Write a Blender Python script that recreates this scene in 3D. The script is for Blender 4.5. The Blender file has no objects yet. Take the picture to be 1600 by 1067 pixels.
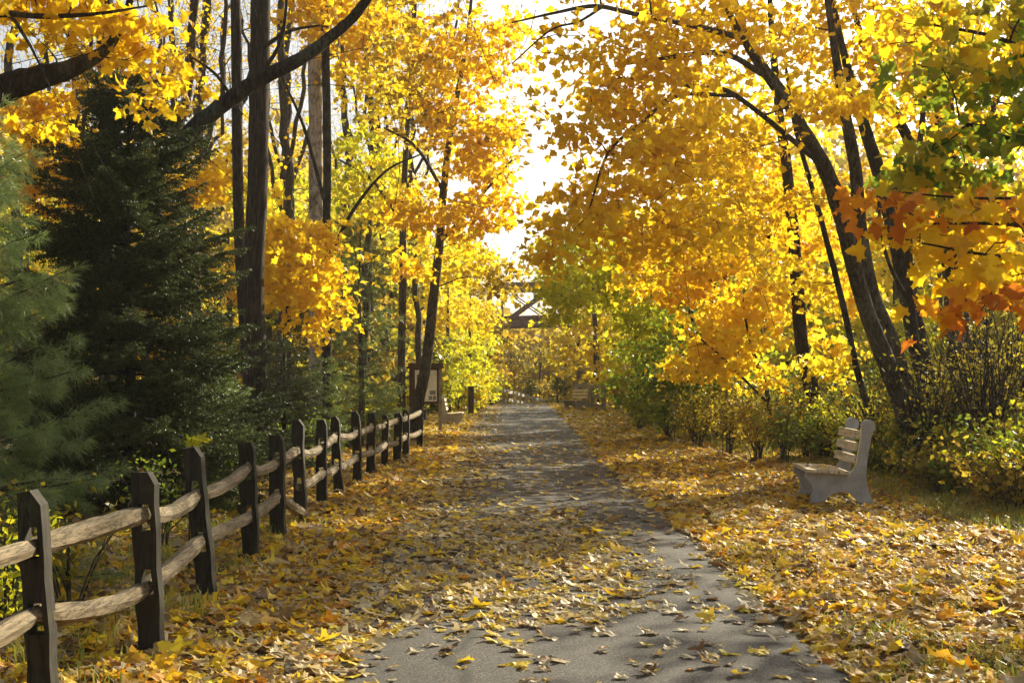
import bpy, math, random
import numpy as np
from mathutils import Vector

SC = bpy.context.scene
COL = SC.collection
R = math.radians
RNG = np.random.default_rng(11)
random.seed(5)

# ------------------------------------------------------------------ camera, sky, sun, exposure
CAM_H, F, HY = 1.5, 2222.0, 600.0          # eye height, focal length in pixels of the 1600-wide photo, horizon row
PITCH = math.atan((HY - 533.5) / F)
cam_d = bpy.data.cameras.new('camera'); cam = bpy.data.objects.new('camera', cam_d); COL.objects.link(cam)
cam_d.sensor_width = 36; cam_d.lens = 36 * F / 1600; cam_d.clip_start = 0.1; cam_d.clip_end = 3000
cam.location = (0, 0, CAM_H); cam.rotation_euler = (R(90) + PITCH, 0, 0)
SC.camera = cam

SUN_AZ, SUN_EL = R(34), R(26)              # azimuth to the right of the view direction, elevation
world = bpy.data.worlds.new('World'); SC.world = world; world.use_nodes = True
nt = world.node_tree; bg = nt.nodes['Background']
sky = nt.nodes.new('ShaderNodeTexSky'); sky.sky_type = 'NISHITA'; sky.sun_disc = False
sky.sun_elevation = SUN_EL; sky.sun_rotation = SUN_AZ
sky.air_density = 1.0; sky.dust_density = 4.0; sky.ozone_density = 1.0
hs = nt.nodes.new('ShaderNodeHueSaturation'); hs.inputs['Saturation'].default_value = .5      # thin white veil over the sky
nt.links.new(sky.outputs[0], hs.inputs['Color']); nt.links.new(hs.outputs[0], bg.inputs[0]); bg.inputs[1].default_value = 0.075
sun_d = bpy.data.lights.new('sun', 'SUN'); sun_d.energy = 5.0; sun_d.angle = R(0.6); sun_d.color = (1.0, 0.90, 0.66)
sun = bpy.data.objects.new('sun', sun_d); COL.objects.link(sun)
SD = Vector((math.sin(SUN_AZ) * math.cos(SUN_EL), math.cos(SUN_AZ) * math.cos(SUN_EL), math.sin(SUN_EL)))
sun.rotation_euler = SD.to_track_quat('Z', 'Y').to_euler()
sun.location = (20, 20, 30)
vs = SC.view_settings; vs.view_transform = 'Standard'; vs.look = 'None'; vs.gamma = 1; vs.exposure = 1.0
cy = SC.cycles
cy.max_bounces = 7; cy.diffuse_bounces = 4; cy.glossy_bounces = 2; cy.transmission_bounces = 5; cy.transparent_max_bounces = 4
cy.caustics_reflective = False; cy.caustics_refractive = False; cy.sample_clamp_indirect = 6
cy.use_denoising = True

# ------------------------------------------------------------------ places
def sstep(a, b, x):
    t = np.clip((np.asarray(x, float) - a) / (b - a), 0, 1); return t * t * (3 - 2 * t)
def wob(x, y, k=1.0, s=0.0):
    return (np.sin(x * 1.7 * k + s) * np.cos(y * 1.3 * k + 2 * s) + .6 * np.sin(x * 3.1 * k + y * 2.3 * k + 3 * s)
            + .4 * np.cos(x * 5.3 * k - y * 4.7 * k + s)) / 2.0
def gz(x, y):
    x = np.asarray(x, float); y = np.asarray(y, float)
    z = 0.52 * sstep(14, 64, y) - 2.2 * sstep(68, 110, y) + 3.0 * sstep(120, 320, y)
    off = np.maximum(np.abs(x - .28) - 1.75, 0)
    z = z + np.minimum(off, 1) * (0.05 * wob(x, y, .6) + 0.02 * wob(x, y, 2.1, 1.))
    z = z + 0.03 * np.minimum(off, 10) * sstep(10, 30, off)
    return z
def at(px, py, d):
    cx, u = (px - 800) / F, (533.5 - py) / F
    y = math.cos(PITCH) - math.sin(PITCH) * u; z = math.sin(PITCH) + math.cos(PITCH) * u
    return np.array([cx * d / y, d, CAM_H + z * d / y])
def on_ground(px, py):
    d = 10.
    lo, hi = 2., 66.
    for _ in range(50):
        d = (lo + hi) / 2; p = at(px, py, d)
        if p[2] > gz(p[0], d): lo = d
        else: hi = d
    return np.array([p[0], d, float(gz(p[0], d))])

# ------------------------------------------------------------------ objects
def tag(o, label=None, cat=None, group=None, kind=None):
    for k, v in (('label', label), ('category', cat), ('group', group), ('kind', kind)):
        if v: o[k] = v
    return o
def thing(name, label, cat, loc, group=None, rz=0.0):
    o = bpy.data.objects.new(name, None); COL.objects.link(o)
    o.empty_display_size = .2; o.location = [float(c) for c in loc]; o.rotation_euler = (0, 0, rz)
    return tag(o, label, cat, group)

class MB:
    """collects vertices and faces (triangles and quads), builds ONE mesh object"""
    def __init__(s): s.v = []; s.lo = []; s.ln = []; s.mi = []; s.n = 0; s.sm = []
    def add(s, V, Fc, mi=0, smooth=False):
        V = np.asarray(V, float).reshape(-1, 3); Fc = np.asarray(Fc, np.int64)
        s.v.append(V); s.lo.append((Fc + s.n).ravel()); k = len(Fc)
        s.ln.append(np.full(k, Fc.shape[1], np.int64)); s.mi.append(np.full(k, mi, np.int64) if np.isscalar(mi) else np.asarray(mi))
        s.sm.append(np.full(k, smooth)); s.n += len(V)
    def build(s, name, mats, parent=None, origin=None, xf=None):
        me = bpy.data.meshes.new(name)
        V = np.concatenate(s.v)
        if origin is not None: V = V - np.asarray(origin)
        L = np.concatenate(s.lo); N = np.concatenate(s.ln)
        me.vertices.add(len(V)); me.vertices.foreach_set('co', V.astype(np.float32).ravel())
        me.loops.add(len(L)); me.loops.foreach_set('vertex_index', L.astype(np.int32))
        me.polygons.add(len(N)); st = np.concatenate(([0], np.cumsum(N)[:-1]))
        me.polygons.foreach_set('loop_start', st.astype(np.int32))
        me.polygons.foreach_set('material_index', np.concatenate(s.mi).astype(np.int32))
        me.polygons.foreach_set('use_smooth', np.concatenate(s.sm).astype(bool))
        for m in (mats if isinstance(mats, (list, tuple)) else [mats]): me.materials.append(m)
        me.update(calc_edges=True); me.validate()
        o = bpy.data.objects.new(name, me); COL.objects.link(o)
        if parent is not None: o.parent = parent
        return o

def rot_z(V, a):
    c, s = math.cos(a), math.sin(a); V = np.asarray(V, float)
    return np.stack([V[:, 0] * c - V[:, 1] * s, V[:, 0] * s + V[:, 1] * c, V[:, 2]], 1)
def box(mb, lo, hi, mi=0, xf=None):
    a, b = lo, hi
    V = np.array([[x, y, z] for z in (a[2], b[2]) for y in (a[1], b[1]) for x in (a[0], b[0])], float)
    if xf is not None: V = xf(V)
    mb.add(V, [[0, 2, 3, 1], [4, 5, 7, 6], [0, 1, 5, 4], [2, 6, 7, 3], [0, 4, 6, 2], [1, 3, 7, 5]], mi)
def beam(mb, p, q, w, h, mi=0):
    """rectangular bar from p to q, w across, h upright"""
    p, q = np.asarray(p, float), np.asarray(q, float); d = q - p; d /= np.linalg.norm(d)
    up = np.array([0, 0, 1.]) if abs(d[2]) < .95 else np.array([0, 1., 0])
    s = np.cross(d, up); s /= np.linalg.norm(s); u = np.cross(s, d)
    V = [c + s * sx * w / 2 + u * su * h / 2 for c in (p, q) for su in (-1, 1) for sx in (-1, 1)]
    mb.add(V, [[0, 2, 3, 1], [4, 5, 7, 6], [0, 1, 5, 4], [2, 6, 7, 3], [0, 4, 6, 2], [1, 3, 7, 5]], mi)
def tube(mb, P, rad, n=6, mi=0, rough=0.0, cap=True):
    P = np.asarray(P, float); rad = np.asarray(rad, float); m = len(P)
    T = np.gradient(P, axis=0); T /= np.linalg.norm(T, axis=1)[:, None] + 1e-9
    ref = np.array([1., 0, 0]) if abs(T[0][0]) < .8 else np.array([0, 1., 0])
    U = ref - T * (T @ ref)[:, None]; U /= np.linalg.norm(U, axis=1)[:, None] + 1e-9
    W = np.cross(T, U)
    a = np.linspace(0, 2 * math.pi, n, endpoint=False)
    rr = rad[:, None] * np.ones((1, n))
    if rough: rr = rr * (1 + rough * RNG.standard_normal((m, n)))
    V = P[:, None, :] + rr[:, :, None] * (U[:, None, :] * np.cos(a)[None, :, None] + W[:, None, :] * np.sin(a)[None, :, None])
    i = np.arange(m - 1)[:, None] * n; j = np.arange(n)[None, :]; k = (j + 1) % n
    Q = np.stack([i + j, i + k, i + n + k, i + n + j], -1).reshape(-1, 4)
    mb.add(V.reshape(-1, 3), Q, mi, True)
def smooth_line(P, k):
    """Catmull-Rom through the rows of P (any number of columns), k points per span"""
    P = np.asarray(P, float)
    Q = np.vstack([2 * P[0] - P[1], P, 2 * P[-1] - P[-2]]); out = []
    for i in range(len(P) - 1):
        a, b, c, d = Q[i:i + 4]
        for t in np.linspace(0, 1, k, endpoint=False):
            out.append(.5 * (2 * b + (c - a) * t + (2 * a - 5 * b + 4 * c - d) * t * t + (3 * b - a - 3 * c + d) * t ** 3))
    out.append(P[-1]); return np.array(out)

# ------------------------------------------------------------------ materials
def new_mat(name):
    m = bpy.data.materials.new(name); m.use_nodes = True; t = m.node_tree
    return m, t, t.nodes['Principled BSDF'], t.nodes['Material Output']
def N(t, typ, **kw):
    n = t.nodes.new(typ)
    for k, v in kw.items(): setattr(n, k, v)
    return n
def ramp(t, cols, pos=None, interp='LINEAR'):
    r = N(t, 'ShaderNodeValToRGB'); e = r.color_ramp.elements; r.color_ramp.interpolation = interp
    k = len(cols)
    while len(e) < k: e.new(0.5)
    for i, c in enumerate(cols):
        e[i].position = pos[i] if pos else i / max(1, k - 1); e[i].color = (*c, 1)
    return r
def noise(t, scale, detail=4, vec=None, rough=.6, stretch=None, coord='Object'):
    n = N(t, 'ShaderNodeTexNoise'); n.inputs['Scale'].default_value = scale; n.inputs['Detail'].default_value = detail
    n.inputs['Roughness'].default_value = rough
    tc = N(t, 'ShaderNodeTexCoord'); src = tc.outputs[coord]
    if stretch:
        mp = N(t, 'ShaderNodeMapping'); mp.inputs['Scale'].default_value = stretch
        t.links.new(src, mp.inputs[0]); src = mp.outputs[0]
    t.links.new(src, n.inputs['Vector']); return n
def mix(t, a, b, fac, mode='MIX'):
    m = N(t, 'ShaderNodeMix', data_type='RGBA', blend_type=mode)
    for s, v in ((m.inputs[0], fac), (m.inputs[6], a), (m.inputs[7], b)):
        if hasattr(v, 'is_output'): t.links.new(v, s)
        elif isinstance(v, (int, float)): s.default_value = v
        else: s.default_value = (*v, 1)
    return m.outputs[2]
def bump(t, p, h, strength, dist):
    b = N(t, 'ShaderNodeBump'); b.inputs['Strength'].default_value = strength; b.inputs['Distance'].default_value = dist
    t.links.new(h, b.inputs['Height']); t.links.new(b.outputs[0], p.inputs['Normal'])
def leaf_mat(name, cols, trans=.68, rough=.45, pos=None, spec=.4, drift=.35, tgain=1.0):
    """leaves: each leaf (mesh island) takes its own colour; part of the light passes through"""
    m, t, p, o = new_mat(name)
    g = N(t, 'ShaderNodeNewGeometry'); r = ramp(t, cols, pos)
    nz = noise(t, .9, 2)
    ad = N(t, 'ShaderNodeMath', operation='MULTIPLY_ADD'); ad.inputs[1].default_value = 1 - drift
    ma = N(t, 'ShaderNodeMapRange'); ma.inputs[1].default_value = .3; ma.inputs[2].default_value = .7
    ma.inputs[3].default_value = 0; ma.inputs[4].default_value = drift
    t.links.new(nz.outputs[0], ma.inputs[0]); t.links.new(g.outputs['Random Per Island'], ad.inputs[0]); t.links.new(ma.outputs[0], ad.inputs[2])
    t.links.new(ad.outputs[0], r.inputs[0])
    t.links.new(r.outputs[0], p.inputs['Base Color']); p.inputs['Roughness'].default_value = rough
    p.inputs['Specular IOR Level'].default_value = spec
    tr = N(t, 'ShaderNodeBsdfTranslucent'); t.links.new(r.outputs[0], tr.inputs[0])
    mx = N(t, 'ShaderNodeMixShader'); mx.inputs[0].default_value = trans
    t.links.new(p.outputs[0], mx.inputs[1]); t.links.new(tr.outputs[0], mx.inputs[2]); t.links.new(mx.outputs[0], o.inputs[0])
    return m
def bark_mat(name, dark, light, stretch=(9, 9, 1.6), strength=.9, patch=None):
    m, t, p, o = new_mat(name)
    n = noise(t, 3.2, 7, stretch=stretch, rough=.65); r = ramp(t, [dark, light], [.38, .62])
    t.links.new(n.outputs[0], r.inputs[0]); c = r.outputs[0]
    if patch:
        n2 = noise(t, 1.5, 4); r2 = ramp(t, [(0, 0, 0), (1, 1, 1)], [.52, .62]); t.links.new(n2.outputs[0], r2.inputs[0])
        c = mix(t, c, patch, r2.outputs[0])
    n3 = noise(t, 2.2, 5, stretch=stretch); r3 = ramp(t, [(1, 1, 1), (.25, .25, .25), (1, 1, 1)], [.45, .5, .55]); t.links.new(n3.outputs[0], r3.inputs[0])
    c = mix(t, c, r3.outputs[0], .85, 'MULTIPLY'); hgt = mix(t, n.outputs[0], r3.outputs[0], .5)
    t.links.new(c, p.inputs['Base Color']); p.inputs['Roughness'].default_value = .9
    p.inputs['Specular IOR Level'].default_value = .2
    bump(t, p, hgt, strength, .04); return m

GOLD = leaf_mat('gold_leaf', [(.58, .31, .012), (.82, .53, .013), (.88, .62, .018), (.88, .71, .04)], trans=.74)
AMBER = leaf_mat('amber_leaf', [(.50, .26, .01), (.80, .50, .014), (.88, .60, .018), (.86, .66, .03)])
YELLOW = leaf_mat('yellow_leaf', [(.50, .36, .018), (.80, .60, .018), (.86, .69, .03), (.66, .62, .04)])
LIME = leaf_mat('lime_leaf', [(.22, .30, .018), (.50, .52, .022), (.74, .68, .03), (.84, .70, .03)])
GREEN = leaf_mat('green_leaf', [(.07, .13, .02), (.16, .25, .02), (.30, .36, .025), (.50, .44, .03)], trans=.52)
RUST = leaf_mat('rust_leaf', [(.34, .09, .015), (.60, .20, .014), (.80, .36, .014), (.86, .52, .02)])
OLIVE = leaf_mat('olive_leaf', [(.10, .10, .015), (.24, .21, .02), (.42, .32, .02), (.60, .42, .03)])
BROWN = leaf_mat('brown_leaf', [(.20, .13, .03), (.38, .26, .03), (.54, .40, .03), (.66, .52, .04)])
LITTER = leaf_mat('fallen_leaf', [(.07, .035, .014), (.17, .085, .025), (.34, .22, .08), (.52, .40, .18), (.50, .26, .04), (.74, .46, .02), (.84, .60, .03), (.84, .68, .05), (.72, .30, .015), (.26, .12, .03)],
                  trans=.45, rough=.55, spec=.25, drift=.15)
PALE_LITTER = leaf_mat('dry_fallen_leaf', [(.10, .055, .025), (.24, .14, .06), (.46, .34, .17), (.60, .49, .27), (.66, .56, .34), (.52, .40, .20), (.78, .52, .04), (.85, .64, .06), (.56, .28, .04)],
                  trans=.38, rough=.5, spec=.35, drift=.12)
NEEDLE = leaf_mat('spruce_needle', [(.022, .036, .012), (.05, .07, .02), (.14, .16, .04)], trans=.35, rough=.45, spec=.18)
PINE = leaf_mat('pine_needle', [(.08, .135, .038), (.17, .25, .075), (.38, .42, .14)], trans=.5, rough=.35, spec=.5)
PALE_PINE = leaf_mat('pale_pine_needle', [(.08, .13, .03), (.16, .22, .05), (.32, .34, .07)], trans=.4, rough=.35, spec=.5)
GRASS = leaf_mat('grass_blade', [(.10, .14, .02), (.22, .26, .03), (.40, .38, .06), (.50, .44, .14)], trans=.4)
BARK = bark_mat('brown_bark', (.011, .008, .005), (.085, .058, .036), stretch=(11, 11, 1.1), strength=1.0)
BARK_GREY = bark_mat('grey_bark', (.04, .032, .025), (.14, .115, .09))
BARK_DARK = bark_mat('dark_bark', (.016, .012, .009), (.07, .052, .036), patch=(.085, .09, .07))
BARK_MAPLE = bark_mat('maple_bark', (.026, .02, .012), (.12, .09, .055), stretch=(7, 7, 2.5), strength=.8, patch=(.12, .11, .075))
BARK_PALE = bark_mat('pale_bark', (.30, .28, .25), (.52, .50, .47), stretch=(4, 4, 1.2), strength=.25, patch=(.22, .20, .16))

def wood_mat(name, dark, light, stretch, moss=None):
    m, t, p, o = new_mat(name)
    n = noise(t, 2.5, 8, stretch=stretch, rough=.7); r = ramp(t, [dark, light], [.3, .7])
    t.links.new(n.outputs[0], r.inputs[0]); c = r.outputs[0]
    if moss:
        n2 = noise(t, 7, 5); r2 = ramp(t, [(0, 0, 0), (.7, .7, .7)], [.5, .72]); t.links.new(n2.outputs[0], r2.inputs[0])
        c = mix(t, c, moss, r2.outputs[0])
    n3 = noise(t, 1.3, 4, stretch=stretch); r3 = ramp(t, [(1, 1, 1), (.3, .3, .3), (1, 1, 1)], [.47, .5, .53]); t.links.new(n3.outputs[0], r3.inputs[0])
    c = mix(t, c, r3.outputs[0], 1.0, 'MULTIPLY')
    t.links.new(c, p.inputs['Base Color']); p.inputs['Roughness'].default_value = .85; p.inputs['Specular IOR Level'].default_value = .25
    bump(t, p, n.outputs[0], .6, .012); return m
POST_WOOD = wood_mat('weathered_post_wood', (.014, .011, .008), (.055, .043, .029), (14, 14, 1.2), moss=(.06, .065, .03))
RAIL_WOOD = wood_mat('weathered_rail_wood', (.055, .038, .02), (.38, .29, .17), (22, 1.1, 22), moss=(.13, .12, .06))
FAR_WOOD = wood_mat('grey_fence_wood', (.20, .17, .13), (.42, .37, .29), (6, 6, 6))
PALE_WOOD = wood_mat('pale_railing_wood', (.40, .37, .31), (.66, .62, .54), (6, 6, 6))
DARK_WOOD = wood_mat('dark_stained_wood', (.05, .03, .018), (.12, .075, .045), (10, 10, 2))
SLAT_WOOD = wood_mat('bench_slat_wood', (.60, .49, .31), (.82, .71, .50), (12, 1.0, 12))

def concrete():
    m, t, p, o = new_mat('bench_concrete')
    n = noise(t, 90, 3); n2 = noise(t, 5, 5)
    r = ramp(t, [(.36, .34, .32), (.52, .50, .47)], [.35, .65]); t.links.new(n2.outputs[0], r.inputs[0])
    r2 = ramp(t, [(.75, .75, .75), (1.15, 1.15, 1.15)], [.4, .6]); t.links.new(n.outputs[0], r2.inputs[0])
    t.links.new(mix(t, r.outputs[0], r2.outputs[0], 1.0, 'MULTIPLY'), p.inputs['Base Color'])
    p.inputs['Roughness'].default_value = .9; bump(t, p, n.outputs[0], .3, .004); return m
CONCRETE = concrete()
def asphalt():
    m, t, p, o = new_mat('worn_asphalt')
    n = noise(t, 75, 4, rough=.9); n2 = noise(t, .8, 5); n3 = noise(t, 14, 4)
    r = ramp(t, [(.016, .0145, .013), (.058, .053, .048), (.30, .265, .22)], [.34, .52, .68]); t.links.new(n.outputs[0], r.inputs[0])
    r2 = ramp(t, [(.8, .8, .8), (1.25, 1.22, 1.18)], [.3, .7]); t.links.new(n2.outputs[0], r2.inputs[0])
    r3 = ramp(t, [(.85, .85, .85), (1.1, 1.1, 1.1)], [.35, .65]); t.links.new(n3.outputs[0], r3.inputs[0])
    c = mix(t, r.outputs[0], r2.outputs[0], 1.0, 'MULTIPLY'); c = mix(t, c, r3.outputs[0], 1.0, 'MULTIPLY')
    v = N(t, 'ShaderNodeTexVoronoi', feature='DISTANCE_TO_EDGE'); v.inputs['Scale'].default_value = .33
    tc = N(t, 'ShaderNodeTexCoord'); nv = noise(t, 1.2, 4)
    ad = N(t, 'ShaderNodeMix', data_type='VECTOR'); ad.inputs[0].default_value = .25
    t.links.new(tc.outputs['Object'], ad.inputs[4]); t.links.new(nv.outputs['Color'], ad.inputs[5]); t.links.new(ad.outputs[1], v.inputs['Vector'])
    rc = ramp(t, [(.35, .35, .35), (1, 1, 1)], [.002, .010]); t.links.new(v.outputs['Distance'], rc.inputs[0])
    c = mix(t, c, rc.outputs[0], 1.0, 'MULTIPLY')
    t.links.new(c, p.inputs['Base Color']); p.inputs['Roughness'].default_value = .8; p.inputs['Specular IOR Level'].default_value = .35
    bump(t, p, n.outputs[0], .9, .010); return m
def forest_floor():
    m, t, p, o = new_mat('forest_floor')
    v = N(t, 'ShaderNodeTexVoronoi'); v.inputs['Scale'].default_value = 14
    tc = N(t, 'ShaderNodeTexCoord'); t.links.new(tc.outputs['Object'], v.inputs['Vector'])
    sep = N(t, 'ShaderNodeSeparateColor'); t.links.new(v.outputs['Color'], sep.inputs[0])
    r = ramp(t, [(.05, .032, .015), (.12, .07, .025), (.24, .15, .06), (.34, .20, .04), (.15, .09, .03)]); t.links.new(sep.outputs[0], r.inputs[0])
    n = noise(t, .5, 4); r2 = ramp(t, [(0, 0, 0), (1, 1, 1)], [.48, .66]); t.links.new(n.outputs[0], r2.inputs[0])
    c = mix(t, r.outputs[0], (.07, .075, .022), r2.outputs[0])
    t.links.new(c, p.inputs['Base Color']); p.inputs['Roughness'].default_value = .95
    n3 = noise(t, 25, 5); bump(t, p, n3.outputs[0], .8, .05); return m
def plain(name, col, rough=.6, metal=0.0, var=.25, scale=8):
    m, t, p, o = new_mat(name)
    n = noise(t, scale, 5); r = ramp(t, [tuple(c * (1 - var) for c in col), tuple(c * (1 + var) for c in col)], [.35, .65])
    t.links.new(n.outputs[0], r.inputs[0]); t.links.new(r.outputs[0], p.inputs['Base Color'])
    p.inputs['Roughness'].default_value = rough; p.inputs['Metallic'].default_value = metal; return m
STEEL = plain('rusty_bridge_steel', (.15, .075, .055), .8, .0, .4, 3)
SHEET = plain('notice_sheet', (.88, .90, .92), .25, 0, .04, 4)
PHOTO = plain('notice_picture', (.20, .23, .24), .4, 0, .4, 30)
SHEET.node_tree.nodes['Principled BSDF'].inputs['Coat Weight'].default_value = 1.0; SHEET.node_tree.nodes['Principled BSDF'].inputs['Coat Roughness'].default_value = .12
ASPHALT, FLOOR = asphalt(), forest_floor()

# ------------------------------------------------------------------ leaf shapes (petiole at the origin, tip towards +y, lying in x-y)
def maple(fold, curl, droop):
    half = [(.32, -.10), (.34, .12), (.60, .36), (.35, .52), (.27, .74)]
    V = [(0, 0), (0, .45), (0, 1.0)] + half + [(-x, y) for x, y in half]
    T = []
    for o, s in ((3, 1), (8, -1)):
        f = [(0, o, o + 1), (0, o + 1, 1), (o + 1, o + 2, o + 3), (o + 1, o + 3, 1), (1, o + 3, o + 4), (1, o + 4, 2)]
        T += [a if s > 0 else a[::-1] for a in f]
    V = np.array([(x, y, fold * abs(x) - droop * (y - .3) ** 2 + curl * x * x * (1 if x > 0 else -.6) * 2) for x, y in V])
    V[:, 1] -= .05
    return V, np.array(T)
def maple_fine(fold, curl, droop):
    half = [(.16, -.03), (.30, -.12), (.29, .02), (.42, .07), (.33, .15), (.47, .23), (.66, .30), (.57, .37), (.58, .48), (.44, .46), (.32, .50), (.27, .62), (.33, .69), (.20, .76), (.14, .88)]
    n = len(half); V = [(0, 0), (0, .2), (0, .45), (0, .75), (0, 1.05)] + half + [(-x, y) for x, y in half]
    T = []
    for o, s in ((5, 1), (5 + n, -1)):
        f = [(0, o, 1), (o, o + 1, o + 2), (o, o + 2, 1), (1, o + 2, o + 4), (o + 2, o + 3, o + 4), (1, o + 4, 2), (2, o + 4, o + 10), (o + 4, o + 5, o + 10), (o + 5, o + 9, o + 10),
             (o + 5, o + 6, o + 7), (o + 5, o + 7, o + 9), (o + 7, o + 8, o + 9), (2, o + 10, o + 11), (2, o + 11, 3), (o + 11, o + 12, o + 13), (o + 11, o + 13, 3), (3, o + 13, o + 14), (3, o + 14, 4)]
        T += [a if s > 0 else a[::-1] for a in f]
    V = np.array([(x, y, fold * abs(x) - droop * (y - .3) ** 2 + curl * x * x * (1 if x > 0 else -.6) * 2 + .05 * math.sin(9 * x + 7 * y)) for x, y in V])
    return V, np.array(T)
def kite(w, fold):
    return np.array([(0, 0, 0), (w, .4, fold), (0, 1, -.1), (-w, .4, fold)]), np.array([(0, 1, 2), (0, 2, 3)])
def star(fold):
    V = np.array([(0, 0, 0), (.30, .05, fold * .3), (.25, .3, fold * .2), (.55, .45, fold * .5), (.2, .6, fold * .2), (0, 1, -.15), (-.2, .6, fold * .2), (-.55, .45, fold * .5), (-.25, .3, fold * .2), (-.30, .05, fold * .3)])
    return V, np.array([(0, 1, 2), (2, 3, 4), (0, 2, 4), (0, 4, 5), (0, 5, 6), (0, 6, 8), (6, 7, 8), (0, 8, 9)])
MAPLES = [maple(.25, .2, .25), maple(-.2, .3, .35), maple(.4, -.1, .15), maple(.1, .5, .5)]
FINES = [maple_fine(.25, .15, .3), maple_fine(-.25, .3, .4), maple_fine(.4, -.1, .2), maple_fine(.1, .4, .55)]
STARS = [star(.3), star(-.25)]
KITES = [kite(.42, .15), kite(.36, -.12), kite(.5, .05)]
OVALS = [kite(.26, .1), kite(.3, -.1)]
CURLED = [maple(.25, .35, .25), maple(-.25, .4, .3), maple(.1, .5, -.25), maple(.3, -.3, .4), maple(-.1, .2, -.25), maple(.05, .1, .1)]
CURLED_F = [maple_fine(.25, .3, .25), maple_fine(-.25, .35, .3), maple_fine(.1, .5, -.25), maple_fine(.3, -.3, .35), maple_fine(-.1, .2, -.25), maple_fine(.03, .08, .1)]

def put_leaves(mb, P, nrm, tip, size, shapes, mi=0):
    """leaves at P, normals nrm, tips roughly along tip"""
    P = np.asarray(P); n = len(P)
    if n == 0: return
    Z = nrm / (np.linalg.norm(nrm, axis=1)[:, None] + 1e-9)
    Y = tip - Z * np.sum(tip * Z, 1)[:, None]; Y /= np.linalg.norm(Y, axis=1)[:, None] + 1e-9
    X = np.cross(Y, Z); pick = RNG.integers(0, len(shapes), n)
    mi = np.full(n, mi) if np.isscalar(mi) else np.asarray(mi)
    for k, (V, T) in enumerate(shapes):
        q = np.where(pick == k)[0]
        if len(q) == 0: continue
        s = size[q][:, None, None]
        W = P[q][:, None, :] + s * (V[None, :, 0:1] * X[q][:, None, :] + V[None, :, 1:2] * Y[q][:, None, :] + V[None, :, 2:3] * Z[q][:, None, :])
        Fc = (np.arange(len(q))[:, None, None] * len(V) + T[None]).reshape(-1, 3)
        mb.add(W.reshape(-1, 3), Fc, np.repeat(mi[q], len(T)))

def rnd(n, k=3): return RNG.standard_normal((n, k))

# ------------------------------------------------------------------ trees
class Skel:
    def __init__(s): s.P = np.zeros((0, 3)); s.R = np.zeros(0)
    def add(s, P, r): s.P = np.vstack([s.P, P]); s.R = np.concatenate([s.R, r])
def grow(mb, sk, target, lift=.12, thin=.004, sides=4):
    d = sk.P - target; L = np.sqrt((d ** 2).sum(1))
    cost = L + 1.2 * np.maximum(d[:, 2], 0) + .0 * L
    i = int(np.argmin(cost)); p0 = sk.P[i]; L = L[i]
    if L < .05: return
    mid = p0 + (target - p0) * .45 + np.array([0, 0, lift * L]) + rnd(1)[0] * .10 * L
    k = int(np.clip(L / .25, 4, 9)); t = np.linspace(0, 1, k)[:, None]
    P = (1 - t) ** 2 * p0 + 2 * t * (1 - t) * mid + t * t * target
    P[1:-1] += rnd(k - 2) * .022 * L ** .5
    r0 = min(sk.R[i] * .62, .006 + .011 * L); r = np.linspace(max(r0, thin), thin, k)
    tube(mb, P, r, sides if r0 < .03 else 6, rough=.06); sk.add(P[1:], r[1:])
def leaf_cloud(C, per, size, flat, spread):
    """positions, normals, tips of leaves sitting round cluster centres C"""
    n = len(C) * per
    base = np.repeat(C, per, 0)
    # each cluster is a spray of a few twigs: leaves line up along them
    nt_ = 5
    ang = RNG.uniform(0, 2 * math.pi, (len(C), nt_)); ln = spread * RNG.uniform(.5, 1.5, (len(C), nt_)); dz = RNG.normal(-.15, .35, (len(C), nt_))
    w = RNG.integers(0, nt_, (len(C), per)); f = RNG.uniform(.05, 1, (len(C), per)) ** .8
    ii = np.arange(len(C))[:, None]
    A, Ln, Dz = ang[ii, w], ln[ii, w], dz[ii, w]
    off = np.stack([np.cos(A) * Ln * f, np.sin(A) * Ln * f, flat * Ln * f * Dz * 2 - .12 * spread * f * f], -1).reshape(-1, 3)
    off += rnd(n) * np.array([.17, .17, .17 * max(flat, .5)]) * spread
    P = base + off
    nr = np.array([0, 0, .55]) + rnd(n) * .62
    tp = off / (np.linalg.norm(off, axis=1)[:, None] + 1e-6) + np.array([0, 0, -.55]) + rnd(n) * .45
    return P, nr, tp, size * RNG.uniform(.62, 1.25, n)
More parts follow.
